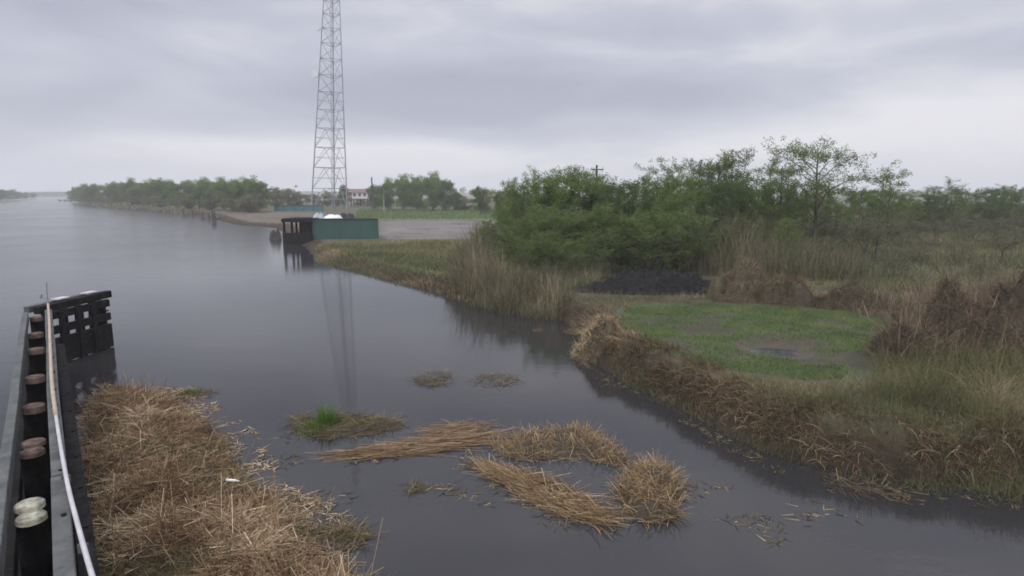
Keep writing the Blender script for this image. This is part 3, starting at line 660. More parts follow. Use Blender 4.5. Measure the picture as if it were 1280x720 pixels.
# ------------------------------------------------------------------ lattice tower
TY = 190; tb = .5
legs = [Vector(atY(389, 186, tb)), Vector(atY(434, 190, tb)), Vector(atY(418, 199, tb))]
top_z = ztop(0, 190)
legtop = [Vector(atY(404.5, 190, top_z)), Vector(atY(424.5, 191, top_z)), Vector(atY(416, 194, top_z))]
tw = empty('lattice_tower', tuple(sum(legs, Vector()) / 3), 'tall three legged steel lattice radio tower behind the green box', 'tower')
To = Vector(tw.location)
def lp(i, z):
    t_ = (z - tb) / (top_z - tb); return legs[i].lerp(legtop[i], t_) - To
zs = [tb]; 
while zs[-1] < 88: zs.append(zs[-1] + 6.6 * max(.55, 1 - zs[-1] / 140))
for i in range(3):
    mb = MB(); mb.tube([lp(i, tb - .3), lp(i, 45), lp(i, zs[-1])], [.2, .16, .1], 6); mb.build('leg', M['steel'], tw)
br = MB()
for k_ in range(len(zs) - 1):
    hz_ = MB()
    for i in range(3):
        j = (i + 1) % 3
        hz_.tube([lp(i, zs[k_ + 1]), lp(j, zs[k_ + 1])], .085, 4)
        mid = (lp(i, zs[k_ + 1]) + lp(j, zs[k_ + 1])) / 2
        if zs[k_] < 34:
            br.tube([lp(i, zs[k_]), mid], .075, 4); br.tube([lp(j, zs[k_]), mid], .075, 4)
            zm = (zs[k_] + zs[k_ + 1]) / 2; a_ = lp(i, zs[k_]).lerp(mid, .5); b_ = lp(j, zs[k_]).lerp(mid, .5)
            br.tube([lp(i, zm), a_], .05, 4); br.tube([lp(j, zm), b_], .05, 4); br.tube([a_, b_], .045, 4)
        else:
            br.tube([lp(i, zs[k_]), lp(j, zs[k_ + 1])], .07, 4)
            if k_ % 2: br.tube([lp(j, zs[k_]), lp(i, zs[k_ + 1])], .05, 4)
    hz_.build('horizontal_frame', M['steel'], tw)
br.build('diagonal_bracing', M['steel'], tw)
mb = MB()
for dx_ in (-.18, .18):
    mb.tube([lp(2, tb) + Vector((dx_ - .5, -.6, 0)), lp(2, 88) + Vector((dx_ - .4, -.5, 0))], .05, 4)
for k_ in range(160): 
    q = lp(2, tb + k_ * .5) + Vector((-.48, -.58, 0)); mb.tube([q - Vector((.18, 0, 0)), q + Vector((.18, 0, 0))], .03, 4)
mb.build('cable_ladder', M['steel'], tw)
for (zv, i, rr_) in ((93, 0, 1.1), (35, 0, .8)):
    z = ztop(zv, 188); c_ = lp(i, z) + Vector((-.9, -1.0, 0)); mb = MB()
    ring = [(0, 1.0), (.12, .98), (.35, .75), (.5, .3)]
    mb.tube([c_ + Vector((0, -.35, 0)), c_ + Vector((0, .0, 0)), c_ + Vector((0, .25, 0)), c_ + Vector((0, .4, 0))], [rr_ * .98, rr_, rr_ * .7, rr_ * .2], 18)
    d_ = mb.build('antenna_dish', M['dish'], tw, smooth=True)
    mb = MB(); mb.tube([c_ + Vector((0, .35, 0)), lp(i, z)], .07, 6); mb.build('mount', M['steel'], d_)

# ------------------------------------------------------------------ green clad bulkhead box and its timber end
gb_y = 66.5
x0 = atY(391, gb_y, .3)[0]; x1 = atY(473, gb_y + .6, .3)[0]; zt = 2.78
gbx = empty('green_enclosure', ((x0 + x1) / 2, gb_y + 2, 0), 'low green sheet metal enclosure on the water edge below the tower', 'enclosure')
g0 = Vector(gbx.location)
def corrug(p, q, z0, z1, mat, name):
    p = Vector(p); q = Vector(q); d_ = q - p; n_ = int(d_.length / .045); nn = Vector((d_.y, -d_.x, 0)).normalized(); V = []; Fq = []
    for i in range(n_ + 1):
        off = nn * (.008 if i % 4 < 2 else -.008); a_ = p + d_ * (i / n_) + off; V += [(a_.x, a_.y, z0), (a_.x, a_.y, z1)]
    for i in range(n_ + 1): 
        a_ = Vector(V[2 * i]) - nn * .05; V += [(a_.x, a_.y, z0), (a_.x, a_.y, z1)]
    b_ = 2 * (n_ + 1)
    for i in range(n_):
        Fq += [(2 * i, 2 * i + 2, 2 * i + 3, 2 * i + 1), (b_ + 2 * i, b_ + 2 * i + 1, b_ + 2 * i + 3, b_ + 2 * i + 2), (2 * i + 1, 2 * i + 3, b_ + 2 * i + 3, b_ + 2 * i + 1)]
    Fq += [(0, 1, b_ + 1, b_), (2 * n_, b_ + 2 * n_, b_ + 2 * n_ + 1, 2 * n_ + 1)]
    mb = MB(); mb.add(V, Fq); return mb.build(name, M[mat], gbx)
hw = (x1 - x0) / 2
corrug((-hw, -2, 0), (hw, -1.5, 0), .2, zt, 'green', 'front_panel')
corrug((hw, -1.5, 0), (hw - .8, 2, 0), .2, zt, 'green', 'side_panel')
corrug((hw - .8, 2, 0), (-hw - .8, 2, 0), .2, zt - .1, 'green', 'rear_panel')
mb = MB(); mb.beam((-hw - .02, -2.06, zt + .03), (hw + .05, -1.56, zt + .03), .12, .07); mb.build('top_rail', M['timber'], gbx)
mb = MB(); mb.box((hw + .03, -1.58, 1.5), (.12, .12, 2.6)); mb.build('corner_post', M['green'], gbx)
# timber end standing in the water
xl = atY(356, gb_y - .3, 0)[0] - g0.x
for (px_, py_) in ((xl, -2.2), (xl + .85, -2.2), (xl + 1.75, -2.15), (-hw - .12, -2.1), (xl, 1.6), (xl + 1.6, 1.6)):
    mb = MB(); mb.tube([(px_, py_, -.6), (px_, py_, zt + .02)], .13, 10); mb.build('pile', M['darktimber'], gbx, smooth=True)
mb = MB(); mb.beam((xl - .2, -2.35, zt - .16), (-hw + .1, -2.25, zt - .16), .16, .34); mb.build('beam', M['darktimber'], gbx)
mb = MB(); mb.beam((xl - .15, -2.36, .56), (-hw + .1, -2.26, .56), .14, 1.5); mb.build('lower_boarding', M['darktimber'], gbx)
mb = MB(); mb.beam((xl + 1.8, -2.05, 1.5), (-hw - .05, -1.95, 1.5), .08, 2.4); mb.build('boarding', M['darktimber'], gbx)
mb = MB(); mb.box((xl + 1.5, -.2, zt + .03), (3.2, 4.2, .08)); mb.build('deck', M['darktimber'], gbx)
# white tarpaulin covered heap and black cover
def heap(name, label, cat, c_, rx, ry, h, mat, rough=.25, res=34, parts=None, sharp=.8, group=None, sseed=0.0, follow=False):
    rt = empty(name, c_, label, cat, group)
    u = np.linspace(-1.15, 1.15, res); a_, b_ = np.meshgrid(u, u); r_ = np.hypot(a_, b_)
    hz2 = np.clip(1 - r_ ** 2, 0, 1) ** sharp * h * (1 + rough * 3 * (fbm(a_ * 2 + sseed + 9, b_ * 2 + 3, .6, 4) - .5)) - np.where(r_ > 1, .15, 0)
    ix = np.arange(res * res).reshape(res, res); Fq = np.stack([ix[:-1, :-1], ix[:-1, 1:], ix[1:, 1:], ix[1:, :-1]], -1).reshape(-1, 4)
    V = np.column_stack([(a_ * rx).ravel(), (b_ * ry).ravel(), hz2.ravel()])
    if follow: V[:, 2] += ground_z(V[:, :2] + np.array(c_[:2])) - c_[2]; 
    Fq = Fq[(r_.ravel()[Fq] < 1.13).all(1)]
    npmesh('body', V, Fq, mat, rt, smooth=True)
    V = V[r_.ravel() < 1.05]
    return rt, V
c_ = atY(417, 68.6, 1.2); heap('tarp_heap', 'white tarpaulin heap showing above the rim of the green enclosure', 'tarpaulin', c_, 1.45, 1.1, 1.95, M['white'], .12, sharp=.35)
c_ = atY(399, 68.8, 1.2); heap('tarp_heap', 'small bluish white tarpaulin lump left of the bigger white tarpaulin', 'tarpaulin', c_, .85, .9, 2.0, M['white2'], .3, sharp=.5)
c_ = atY(433, 68.9, 1.2); heap('covered_pile', 'black covered pile beside the white tarpaulin in the green enclosure', 'pile', c_, 1.5, 1.0, 2.0, M['black'], .3, sharp=.6)
c_ = at(344.5, 299, 0); rt, V = heap('stump', 'dark round root stump in the water left of the green enclosure', 'stump', (c_[0], c_[1], -.1), .75, .6, .95, M['wood_rough'], 1.0, sharp=.5)
for k_ in range(8):
    a_ = k_ * .8; mb = MB(); mb.tube([(0, 0, .3), (.4 * math.cos(a_), .4 * math.sin(a_), .6), (.75 * math.cos(a_), .6 * math.sin(a_), .35 + .5 * random.random())], [.12, .07, .03], 6); mb.build('root', M['wood_rough'], rt)

# ------------------------------------------------------------------ heaps on the land
c_ = np.array(at(822, 368, .75)); rt, V = heap('burnt_brush_heap', 'long black burnt brush heap between the thicket and the lawn', 'brush heap', (c_[0], c_[1] + .3, .75), 3.5, 1.2, .66, M['char'], 1.0, res=50, sharp=.7, sseed=2, follow=True)
n = 4200; kx = rng.integers(0, len(V), n); kk = V[kx]; n = len(kk)
blades('sticks', kk, rng.uniform(.1, .55, n), rng.uniform(.008, .025, n), M['charstick'], tilt=rng.uniform(.5, 1.7, n), bend=.2, seg=2, parent=rt); main_heap = rt
c_ = np.array(at(760, 366, .75)); rt, V = heap('burnt_brush_heap', 'low dark tail of burnt brush at the reed side of the black heap', 'brush heap', (c_[0] - .5, c_[1] + .1, .72), 1.7, .8, .34, M['char'], .7, res=30, sseed=7, follow=True)
for k_ in range(16):
    x_, y_ = random.uniform(-2.6, 2.6), random.uniform(-1.0, .4); a_ = random.uniform(0, 6.28); l_ = random.uniform(.3, .8); z_ = .35 * (1 - (x_ / 3.1) ** 2)
    mb = MB(); mb.tube([(x_, y_, z_), (x_ + l_ * .5 * math.cos(a_), y_ + l_ * .5 * math.sin(a_) * .6, z_ + .14), (x_ + l_ * math.cos(a_), y_ + l_ * math.sin(a_) * .6, z_ + random.uniform(.0, .45))], [.06, .045, .02], 6)
    bo = mb.build('charred_branch', M['char'], main_heap)
# pale logs in the dark heap
for (u1, v1, u2, v2, z1, z2, r_, lab) in ((858, 356, 866, 343, 1.0, 1.35, .05, 'short pale leaning log end in the black burnt heap'), (864, 359, 892, 362, 1.05, 1.0, .045, 'thin pale branch lying on the front of the black burnt heap')):
    a_, b_ = Vector(at(u1, v1, z1)), Vector(at(u2, v2, z2)); md_ = (a_ + b_) / 2 + Vector((0, 0, .03)); mb = MB(); mb.tube([a_, md_, b_], [r_, r_ * .9, r_ * .6], 8)
    tag(mb.build('log', M['log'], smooth=True), lab, 'log')
def grassmound(u, v, rx, ry, h, n, label, mat='bankstraw', sseed=0.0, ln=(.2, .6)):
    c_ = at(u, v, .75); rt, V = heap('grass_mound', label, 'mound', (c_[0], c_[1], .72), rx, ry, h, M['mound'], .75, res=40, sharp=.6, group='mounds of dead grass', sseed=sseed, follow=True)
    q = V[rng.integers(0, len(V), n)] + rng.normal(0, .05, (n, 3)) * np.array([1, 1, .2]); n = len(q)
    aa = rng.uniform(0, 2 * PI, n) + fbm(q[:, 0] + sseed, q[:, 1], .5, 2) * 6
    kp = fbm(q[:, 0] + sseed * 3, q[:, 1] + 2, .5, 3); w_ = kp + rng.random(n) * .3 > .5; q, aa, kp = q[w_], aa[w_], kp[w_]; n = len(q)
    blades('dead_grass', q, rng.uniform(*ln, n) * (.4 + .6 * rng.random(n)), rng.uniform(.006, .016, n), M[mat], az=aa, tilt=rng.uniform(.3, 1.6, n), bend=rng.uniform(-.2, 1.4, n), seg=3, parent=rt, rnd=np.clip(rng.beta(2, 2.4, n) + (kp - .55) * 1.2, 0, 1))
grassmound(925, 378, 1.5, 1.0, 1.15, 6500, 'rounded brown dead grass mound at the right end of the black heap', sseed=1)
grassmound(985, 382, 1.5, .8, .8, 6500, 'wide brown dead grass mound behind the middle of the lawn', sseed=4, ln=(.2, .75))
grassmound(1062, 386, 1.4, .7, .65, 6500, 'dark brown dead grass mound behind the right corner of the lawn', 'brownbrush', 8, (.2, .7))
grassmound(742, 420, .8, .7, .55, 3500, 'pale straw tussock on the bank corner left of the lawn', 'straw', 3, (.15, .5))
grassmound(680, 392, 1.8, .7, .4, 4200, 'low reddish brown straw hummock on the bank below the reeds', 'bankstraw', 5, (.15, .5))
grassmound(1235, 440, 1.9, 1.5, 1.7, 15000, 'big dark brown dead bush at the right edge above the weeds', 'brownbrush', 6, (.3, 1.2))
grassmound(1130, 455, .9, .8, .65, 4500, 'smaller brown dead bush just right of the puddle', 'brownbrush', 2, (.3, .8))

# ------------------------------------------------------------------ trees
def gen_tree(seed, H, Rc, base, nleaf, leaf, nl=7, sub=5, crad=.55, droop=.2, trunk_r=.14, flat=.9):
    """returns (trunk MB, leaf V/F/rnd). base = crown start as fraction of H"""
    r = np.random.default_rng(seed); tb_ = MB(); cl_ = []
    lean = r.normal(0, .06, 2) * H
    tp = [Vector((lean[0] * k_ ** 1.5 + r.normal(0, .06) * (k_ > 0), lean[1] * k_ ** 1.5 + r.normal(0, .06) * (k_ > 0), H * .85 * k_)) for k_ in (0, .25, .5, .75, 1)]
    tb_.tube(tp, [trunk_r, trunk_r * .8, trunk_r * .6, trunk_r * .38, trunk_r * .14], 7)
    def along(k_):
        k_ = min(max(k_, 0), .999) * 4; i = int(k_); return tp[i].lerp(tp[i + 1], k_ - i)
    cl_.append((tp[3].lerp(tp[4], .7), crad * .9)); cl_.append((tp[3], crad)); cl_.append((tp[3] + Vector((crad * .6, 0, -.1)), crad * .8))
    for i in range(nl):
        f = base * .8 + (1 - base * .8) * (i + r.random()) / nl; s0 = along(f * .9)
        a_ = i * 2.4 + r.normal(0, .4); up_ = r.uniform(.25, .8); prof = math.sin(PI * min(1, max(.12, (f - base * .5) / (1.08 - base * .5)))) ** .6
        ln_ = Rc * prof * r.uniform(.7, 1.15)
        e_ = s0 + Vector((math.cos(a_) * ln_, math.sin(a_) * ln_, ln_ * up_ * .8)); 
        m_ = s0.lerp(e_, .5) + Vector((0, 0, ln_ * .12))
        rr1 = trunk_r * .45 * (1 - f * .6); tb_.tube([s0, m_, e_], [rr1, rr1 * .6, rr1 * .2], 5)
        for j in range(sub):
            g_ = r.uniform(.35, 1.0); s1 = s0.lerp(m_, g_ * 2) if g_ < .5 else m_.lerp(e_, g_ * 2 - 1)
            d_ = Vector(r.normal(0, 1, 3)); d_.z = abs(d_.z) * .7 - droop; d_.normalize(); l2 = Rc * r.uniform(.22, .5)
            e2 = s1 + d_ * l2; tb_.tube([s1, s1.lerp(e2, .5) + Vector((0, 0, .05)), e2], [rr1 * .35, rr1 * .22, rr1 * .08], 4)
            cl_.append((e2, crad * r.uniform(.5, 1.15))); 
            if r.random() < .6: cl_.append((s1.lerp(e2, .5), crad * r.uniform(.4, .8)))
    w = np.array([c[1] ** 2 for c in cl_]); w /= w.sum(); k_ = r.choice(len(cl_), nleaf, p=w)
    cen = np.array([tuple(c[0]) for c in cl_])[k_]; rad = np.array([c[1] for c in cl_])[k_]
    d_ = r.normal(0, 1, (nleaf, 3)); d_ /= np.linalg.norm(d_, axis=1)[:, None]
    pos = cen + d_ * (rad * r.random(nleaf) ** .45)[:, None] * np.array([1, 1, flat])
    pos[:, 2] = np.maximum(pos[:, 2], .05)
    n1_ = r.normal(0, 1, (nleaf, 3)); n1_ /= np.linalg.norm(n1_, axis=1)[:, None]
    n2_ = np.cross(n1_, r.normal(0, 1, (nleaf, 3))); n2_ /= np.linalg.norm(n2_, axis=1)[:, None]
    sz = leaf * r.uniform(.6, 1.4, nleaf)[:, None]
    V = np.stack([pos - n1_ * sz, pos + n2_ * sz * .38, pos + n1_ * sz, pos - n2_ * sz * .38], 1).reshape(-1, 3)
    Fq = np.arange(nleaf * 4).reshape(-1, 4)
    tone = r.random(len(cl_))[k_] * .55 + r.random(nleaf) * .45
    return tb_, V, Fq, np.repeat(tone, 4)
protos = {}
def proto(key, mat, **kw):
    tb_, V, Fq, rn = gen_tree(**kw); me = bpy.data.meshes.new('trunk'); me.from_pydata([tuple(q) for q in tb_.v], [], tb_.f); me.materials.append(M['bark'])
    ob = npmesh('crown', V, Fq, M[mat], rnd=rn); mc = ob.data; bpy.data.objects.remove(ob); protos[key] = (me, mc, kw['H'], kw['Rc'])
def gen_willow(seed, H, Rc, nst, nsh, nleaf, leaf, lowfill=.1, sh=(.5, 1.5), trunk_r=.05, spray=.09, one=False):
    """many upright stems with long leafy shoots"""
    r = np.random.default_rng(seed); tb_ = MB(); A_, B_ = [], []
    fork = Vector((0, 0, H * .38)) if one else None
    if one: tb_.tube([(0, 0, 0), (.06, .03, H * .2), tuple(fork)], [trunk_r * 2.6, trunk_r * 2.1, trunk_r * 1.7], 8)
    for i in range(nst):
        a_ = i * 2.4 + r.normal(0, .3); rad = Rc * math.sqrt((i + .5) / nst) * r.uniform(.75, 1.1); top = H * r.uniform(.78, 1.0) * (1 - .35 * (rad / Rc) ** 2)
        b0 = Vector((math.cos(a_) * rad * .25, math.sin(a_) * rad * .25, 0)) if not one else fork.copy()
        e_ = Vector((math.cos(a_) * rad, math.sin(a_) * rad, top)); m1 = b0.lerp(e_, .4) + Vector((math.cos(a_), math.sin(a_), 0)) * rad * .22; m2 = b0.lerp(e_, .75) + Vector((math.cos(a_), math.sin(a_), 0)) * rad * .1
        P_ = [b0, m1, m2, e_]; tb_.tube(P_, [trunk_r * r.uniform(.7, 1.2), trunk_r * .7, trunk_r * .4, trunk_r * .12], 5)
        A_.append(m2); B_.append(e_ + Vector((0, 0, .2)))
        for j in range(nsh):
            f = lowfill + (1 - lowfill) * r.random() ** .8; k_ = min(int(f * 3), 2); p_ = P_[k_].lerp(P_[k_ + 1], f * 3 - k_)
            b_ = r.random() * 6.283; out_ = r.uniform(.5, 1.3); d_ = Vector((math.cos(b_) * out_, math.sin(b_) * out_, r.uniform(.2, 1.1))).normalized(); l_ = r.uniform(*sh) * (1.15 - .25 * f)
            q_ = p_ + d_ * l_; q_.z -= l_ * .12; q_.z = min(q_.z, H * 1.02); tb_.tube([p_, p_.lerp(q_, .5) + Vector((0, 0, .05)), q_], [.018, .012, .005], 3, cap=False); A_.append(p_); B_.append(q_)
    A_ = np.array([tuple(q) for q in A_]); B_ = np.array([tuple(q) for q in B_]); ln_ = np.linalg.norm(B_ - A_, axis=1); w = ln_ * r.uniform(.2, 1.3, len(ln_)); w /= w.sum(); k_ = r.choice(len(w), nleaf, p=w)
    t_ = r.random(nleaf)[:, None] ** .8; ax_ = (B_ - A_) / ln_[:, None]
    pos = A_[k_] + (B_ - A_)[k_] * t_ + r.normal(0, spray, (nleaf, 3)) * (1.25 - t_ * .8); pos[:, 2] = np.maximum(pos[:, 2], .03)
    n1_ = ax_[k_] * .8 + r.normal(0, .6, (nleaf, 3)); n1_ /= np.linalg.norm(n1_, axis=1)[:, None]
    n2_ = np.cross(n1_, r.normal(0, 1, (nleaf, 3))); n2_ /= np.linalg.norm(n2_, axis=1)[:, None]
    sz = leaf * r.uniform(.6, 1.4, nleaf)[:, None]; V = np.stack([pos - n1_ * sz, pos + n2_ * sz * .26, pos + n1_ * sz, pos - n2_ * sz * .26], 1).reshape(-1, 3)
    tone = r.random(len(w))[k_] * .6 + r.random(nleaf) * .4
    return tb_, V, np.arange(nleaf * 4).reshape(-1, 4), np.repeat(tone, 4)
def protow(key, mat, **kw):
    tb_, V, Fq, rn = gen_willow(**kw); me = bpy.data.meshes.new('trunk'); me.from_pydata([tuple(q) for q in tb_.v], [], tb_.f); me.materials.append(M['bark'])
    ob = npmesh('crown', V, Fq, M[mat], rnd=rn); mc = ob.data; bpy.data.objects.remove(ob); protos[key] = (me, mc, kw['H'], kw['Rc'])
for i in range(4): protow('near%d' % i, ('leafA', 'leafB', 'leafA', 'leafC')[i], seed=10 + i, H=8, Rc=2.5, nst=11, nsh=26, nleaf=13000, leaf=.08, spray=.16)
for i in range(3): protow('bush%d' % i, ('leafA', 'leafA', 'leafD')[i], seed=30 + i, H=4, Rc=2.1, nst=12, nsh=20, nleaf=8500, leaf=.068, lowfill=.02, sh=(.4, 1.2), trunk_r=.03, spray=.11)
for i in range(3): protow('sparse%d' % i, ('leafA', 'leafC', 'leafD')[i], seed=50 + i, H=9, Rc=1.9, nst=6, nsh=26, nleaf=5200, leaf=.08, lowfill=.3, sh=(.4, 1.3), trunk_r=.05, one=(i != 1), spray=.12)
for i in range(2): protow('scrub%d' % i, ('leafD', 'leafD')[i], seed=60 + i, H=4.5, Rc=1.8, nst=7, nsh=18, nleaf=3600, leaf=.07, lowfill=.15, sh=(.4, 1.2), trunk_r=.035, one=(i == 1), spray=.12)
proto('open', 'leafA', seed=71, H=10, Rc=3.6, base=.34, nleaf=11000, leaf=.07, nl=20, sub=9, crad=.5, trunk_r=.17, droop=.05)
for i in range(3): proto('round%d' % i, ('leafA', 'leafC', 'leafB')[i], seed=110 + i, H=8, Rc=2.7, base=.1, nleaf=12000, leaf=.075, nl=16, sub=8, crad=.5, trunk_r=.1, droop=-.1)
for i in range(2): proto('twiggy%d' % i, 'leafA', seed=120 + i, H=9, Rc=2.3, base=.3, nleaf=5200, leaf=.07, nl=16, sub=8, crad=.36, trunk_r=.1, droop=-.25)
for i in range(4): proto('far%d' % i, ('leafC', 'leafA', 'leafC', 'leafA')[i], seed=80 + i, H=10, Rc=4.2, base=.05, nleaf=15000, leaf=.17, nl=15, sub=6, crad=1.3, trunk_r=.22)
for i in range(2): proto('farolive%d' % i, 'leafD', seed=90 + i, H=6, Rc=3.8, base=.0, nleaf=5000, leaf=.2, nl=10, sub=5, crad=1.0, trunk_r=.12)
def tree(key, u, Yd, vtop, label, group, width=1.0, rz=None, name='tree', g=None, cat='tree'):
    me, mc, H, Rc = protos[key]; x, y, _ = atY(u, Yd, .7); gz_ = max(.2, gz1(x, y)) if g is None else g
    h = ztop(vtop, Yd) - gz_; s_ = h / H
    e_ = empty(name, (x, y, gz_ - .05), label, cat, group, rz=random.random() * 6.28 if rz is None else rz)
    e_.scale = (s_ * width, s_ * width, s_)
    for nm, mm in (('trunk', me), ('crown', mc)):
        o_ = bpy.data.objects.new(nm, mm); C.objects.link(o_); o_.parent = e_
    return e_
ordn = ['leftmost', 'second', 'third', 'fourth', 'fifth', 'sixth', 'seventh', 'eighth', 'ninth', 'tenth', 'eleventh', 'twelfth', 'thirteenth', 'fourteenth', 'fifteenth', 'sixteenth', 'seventeenth', 'eighteenth', 'nineteenth', 'twentieth']
def ol(i, what, n): 
    if i == 0: return 'leftmost ' + what
    if i == n - 1: return 'rightmost ' + what
    return ordn[i] + ' from the left ' + what
# far left bank wood
prof = [(106, 330, 230), (120, 310, 228), (136, 292, 228), (152, 275, 226), (165, 262, 223), (178, 250, 227), (192, 240, 224), (206, 228, 223), (221, 218, 225), (236, 208, 223), (250, 200, 223), (265, 192, 224), (280, 186, 222), (295, 180, 222), (309, 174, 222), (322, 168, 223)]
for i, (u, yd, vt) in enumerate(prof):
    tree('far%d' % (i * 3 % 4), u, yd, vt, ol(i, 'tree in the green wood on the far left bank', len(prof)), 'trees of the far left bank wood', width=1.0)
for i, (u, yd, vt) in enumerate([(112, 342, 231), (144, 318, 229), (186, 280, 226), (214, 262, 226), (258, 236, 226), (301, 210, 225)]):
    tree('far%d' % (i % 4), u, yd, vt, ol(i, 'tree of the hidden second row in the far left wood', 6), 'second row trees of the far left wood', width=1.2)
for i, (u, yd, vt) in enumerate([(130, 285, 247), (168, 245, 246), (200, 222, 247), (232, 200, 245), (262, 184, 247), (290, 168, 248), (315, 160, 246)]):
    tree('farolive%d' % (i % 2), u, yd, vt, ol(i, 'low olive bush under the far left bank wood', 7), 'bushes under the far left wood', width=1.5, name='bush', cat='bush')
tree('far0', 99, 380, 234, 'lone tree at the far end of the far left wood', 'distant canal side trees', width=1.2)
tree('far1', 90, 520, 237, 'dark distant tree beyond the far left wood by the small dock', 'distant canal side trees', width=1.1)
for i, (u, yd, vt) in enumerate([(-14, 470, 234), (2, 480, 236), (12, 520, 237), (22, 560, 239), (33, 620, 240), (42, 700, 240.5)]):
    tree('far%d' % (i % 4), u, yd, vt, ol(i, 'distant tree on the opposite bank at the left edge', 6), 'distant trees at the left edge', g=.6, width=1.4)
# a far wood on the horizon, one mass
q = np.column_stack([rng.uniform(-1900, 2600, 26000), rng.uniform(1500, 1560, 26000)]); nn_ = len(q)
hz3 = (5 + 7 * fbm(q[:, 0], q[:, 1] * 0, 55, 3)) * rng.random(nn_) ** .6
V = []; sz = 2.2
n1_ = rng.normal(0, 1, (nn_, 3)); n1_ /= np.linalg.norm(n1_, axis=1)[:, None]; n2_ = np.cross(n1_, rng.normal(0, 1, (nn_, 3))); n2_ /= np.linalg.norm(n2_, axis=1)[:, None]
pos = np.column_stack([q, hz3]); V = np.stack([pos - n1_ * sz, pos - n2_ * sz, pos + n1_ * sz, pos + n2_ * sz], 1).reshape(-1, 3)
tag(npmesh('far_wood', V, np.arange(nn_ * 4).reshape(-1, 4), M['leafB'], rnd=np.repeat(rng.random(nn_), 4)), kind='stuff')
nn_ = 5000; q = np.column_stack([rng.uniform(-1250, -620, nn_), rng.uniform(1120, 1150, nn_)]); sz = 1.5
hz3 = .6 + (4 + 6 * fbm(q[:, 0], q[:, 1] * 0, 40, 3)) * rng.random(nn_) ** .7; pos = np.column_stack([q, hz3])
n1_ = rng.normal(0, 1, (nn_, 3)); n1_ /= np.linalg.norm(n1_, axis=1)[:, None]; n2_ = np.cross(n1_, rng.normal(0, 1, (nn_, 3))); n2_ /= np.linalg.norm(n2_, axis=1)[:, None]
V = np.stack([pos - n1_ * sz, pos - n2_ * sz, pos + n1_ * sz, pos + n2_ * sz], 1).reshape(-1, 3)
tag(npmesh('canal_end_wood', V, np.arange(nn_ * 4).reshape(-1, 4), M['leafB'], rnd=np.repeat(rng.random(nn_), 4)), kind='stuff')
# behind the tower
for i, (u, yd, vt) in enumerate([(345, 215, 235), (360, 222, 236), (375, 228, 240), (392, 235, 243), (408, 238, 241), (424, 235, 243)]):
    tree('farolive%d' % (i % 2), u, yd, vt, ol(i, 'olive bush in the hedge behind the tower foot', 6), 'hedge bushes behind the tower', name='bush', cat='bush', width=1.1)
tree('far1', 430, 215, 229, 'dark slender tree just left of the red roofed house', None, width=.55)
for i, (u, yd, vt, k_) in enumerate([(469, 190, 229, 'far1'), (486, 182, 223, 'far0'), (504, 178, 218, 'far0'), (522, 176, 220, 'far2'), (541, 174, 215, 'far0'), (558, 172, 222, 'far1'), (572, 176, 238, 'far3')]):
    tree(k_, u, yd, vt, ol(i, 'tree in the clump between the house and the round bush', 7), 'trees beyond the gravel lot', width=.85)
tree('far1', 601, 150, 231, 'round dark green bush at the far edge of the gravel lot', None, width=.95, name='bush', cat='bush')
tree('farolive0', 624, 140, 240, 'low olive bush right of the round dark bush', None, width=1.0, name='bush', cat='bush')
for i, (u, yd, vt) in enumerate([(448, 250, 246), (462, 228, 249), (480, 215, 247), (520, 200, 247), (580, 180, 246), (640, 160, 243)]):
    tree('farolive%d' % (i % 2), u, yd, vt, ol(i, 'low scrub bush along the back of the meadow', 6), 'scrub bushes behind the meadow', width=1.4, name='bush', cat='bush')
# thicket
th = [(638, 52, 222, 'near0'), (655, 48, 214, 'round0'), (674, 46, 207, 'near0'), (694, 44, 200, 'round1'), (712, 45, 198, 'near1'), (727, 47, 186, 'twiggy0'), (738, 44, 208, 'round0'), (757, 46, 211, 'near1'),
      (775, 43, 212, 'round2'), (795, 45, 209, 'near2'), (815, 42, 214, 'round0'), (832, 46, 183, 'twiggy1'), (838, 41, 211, 'near3'), (856, 45, 206, 'round1'), (868, 48, 184, 'sparse0'), (878, 42, 210, 'near1'),
      (893, 48, 178, 'twiggy0'), (898, 43, 208, 'round2'), (914, 46, 170, 'sparse0'), (922, 44, 216, 'near0'), (945, 46, 219, 'round0'), (958, 50, 190, 'twiggy1'), (968, 47, 216, 'near2'), (992, 50, 222, 'near1'), (1020, 52, 226, 'near0'), (1048, 54, 229, 'near2')]
for i, (u, yd, vt, k_) in enumerate(th):
    kind_ = 'sparse tall twiggy tree rising' if k_[:3] in ('spa', 'twi') else 'leafy willow tree'
    tree(k_, u, yd, vt, ('%s in the thicket, number %s from its left end' % (kind_, ['one', 'two', 'three', 'four', 'five', 'six', 'seven', 'eight', 'nine', 'ten', 'eleven', 'twelve', 'thirteen', 'fourteen', 'fifteen', 'sixteen', 'seventeen', 'eighteen', 'nineteen', 'twenty', 'twenty one', 'twenty two', 'twenty three', 'twenty four', 'twenty five', 'twenty six'][i])), 'trees of the thicket', width=1.0)
bs = [(618, 44, 268, 2), (640, 40, 258, 0), (652, 35.5, 288, 0), (668, 38.5, 252, 1), (688, 34.5, 284, 1), (722, 34, 288, 0), (700, 38, 250, 0), (730, 38, 254, 0), (762, 37.5, 250, 1), (795, 37, 252, 0), (826, 36.5, 256, 1), (850, 38, 250, 0), (885, 41, 250, 2), (915, 42, 254, 0), (950, 43, 254, 2)]
for i, (u, yd, vt, k_) in enumerate(bs):
    tree('bush%d' % k_, u, yd, vt, ol(i, 'low leafy bush along the front of the thicket', len(bs)), 'bushes in front of the thicket', width=1.15, name='bush', cat='bush')
tree('open', 1016, 43, 157, 'tall open crowned tree standing above the right end of the thicket', None, width=1.05, rz=.5)
tree('twiggy1', 974, 45, 184, 'slim thin tree close on the left of the tall open crowned tree', None, width=1.0, rz=4.1)
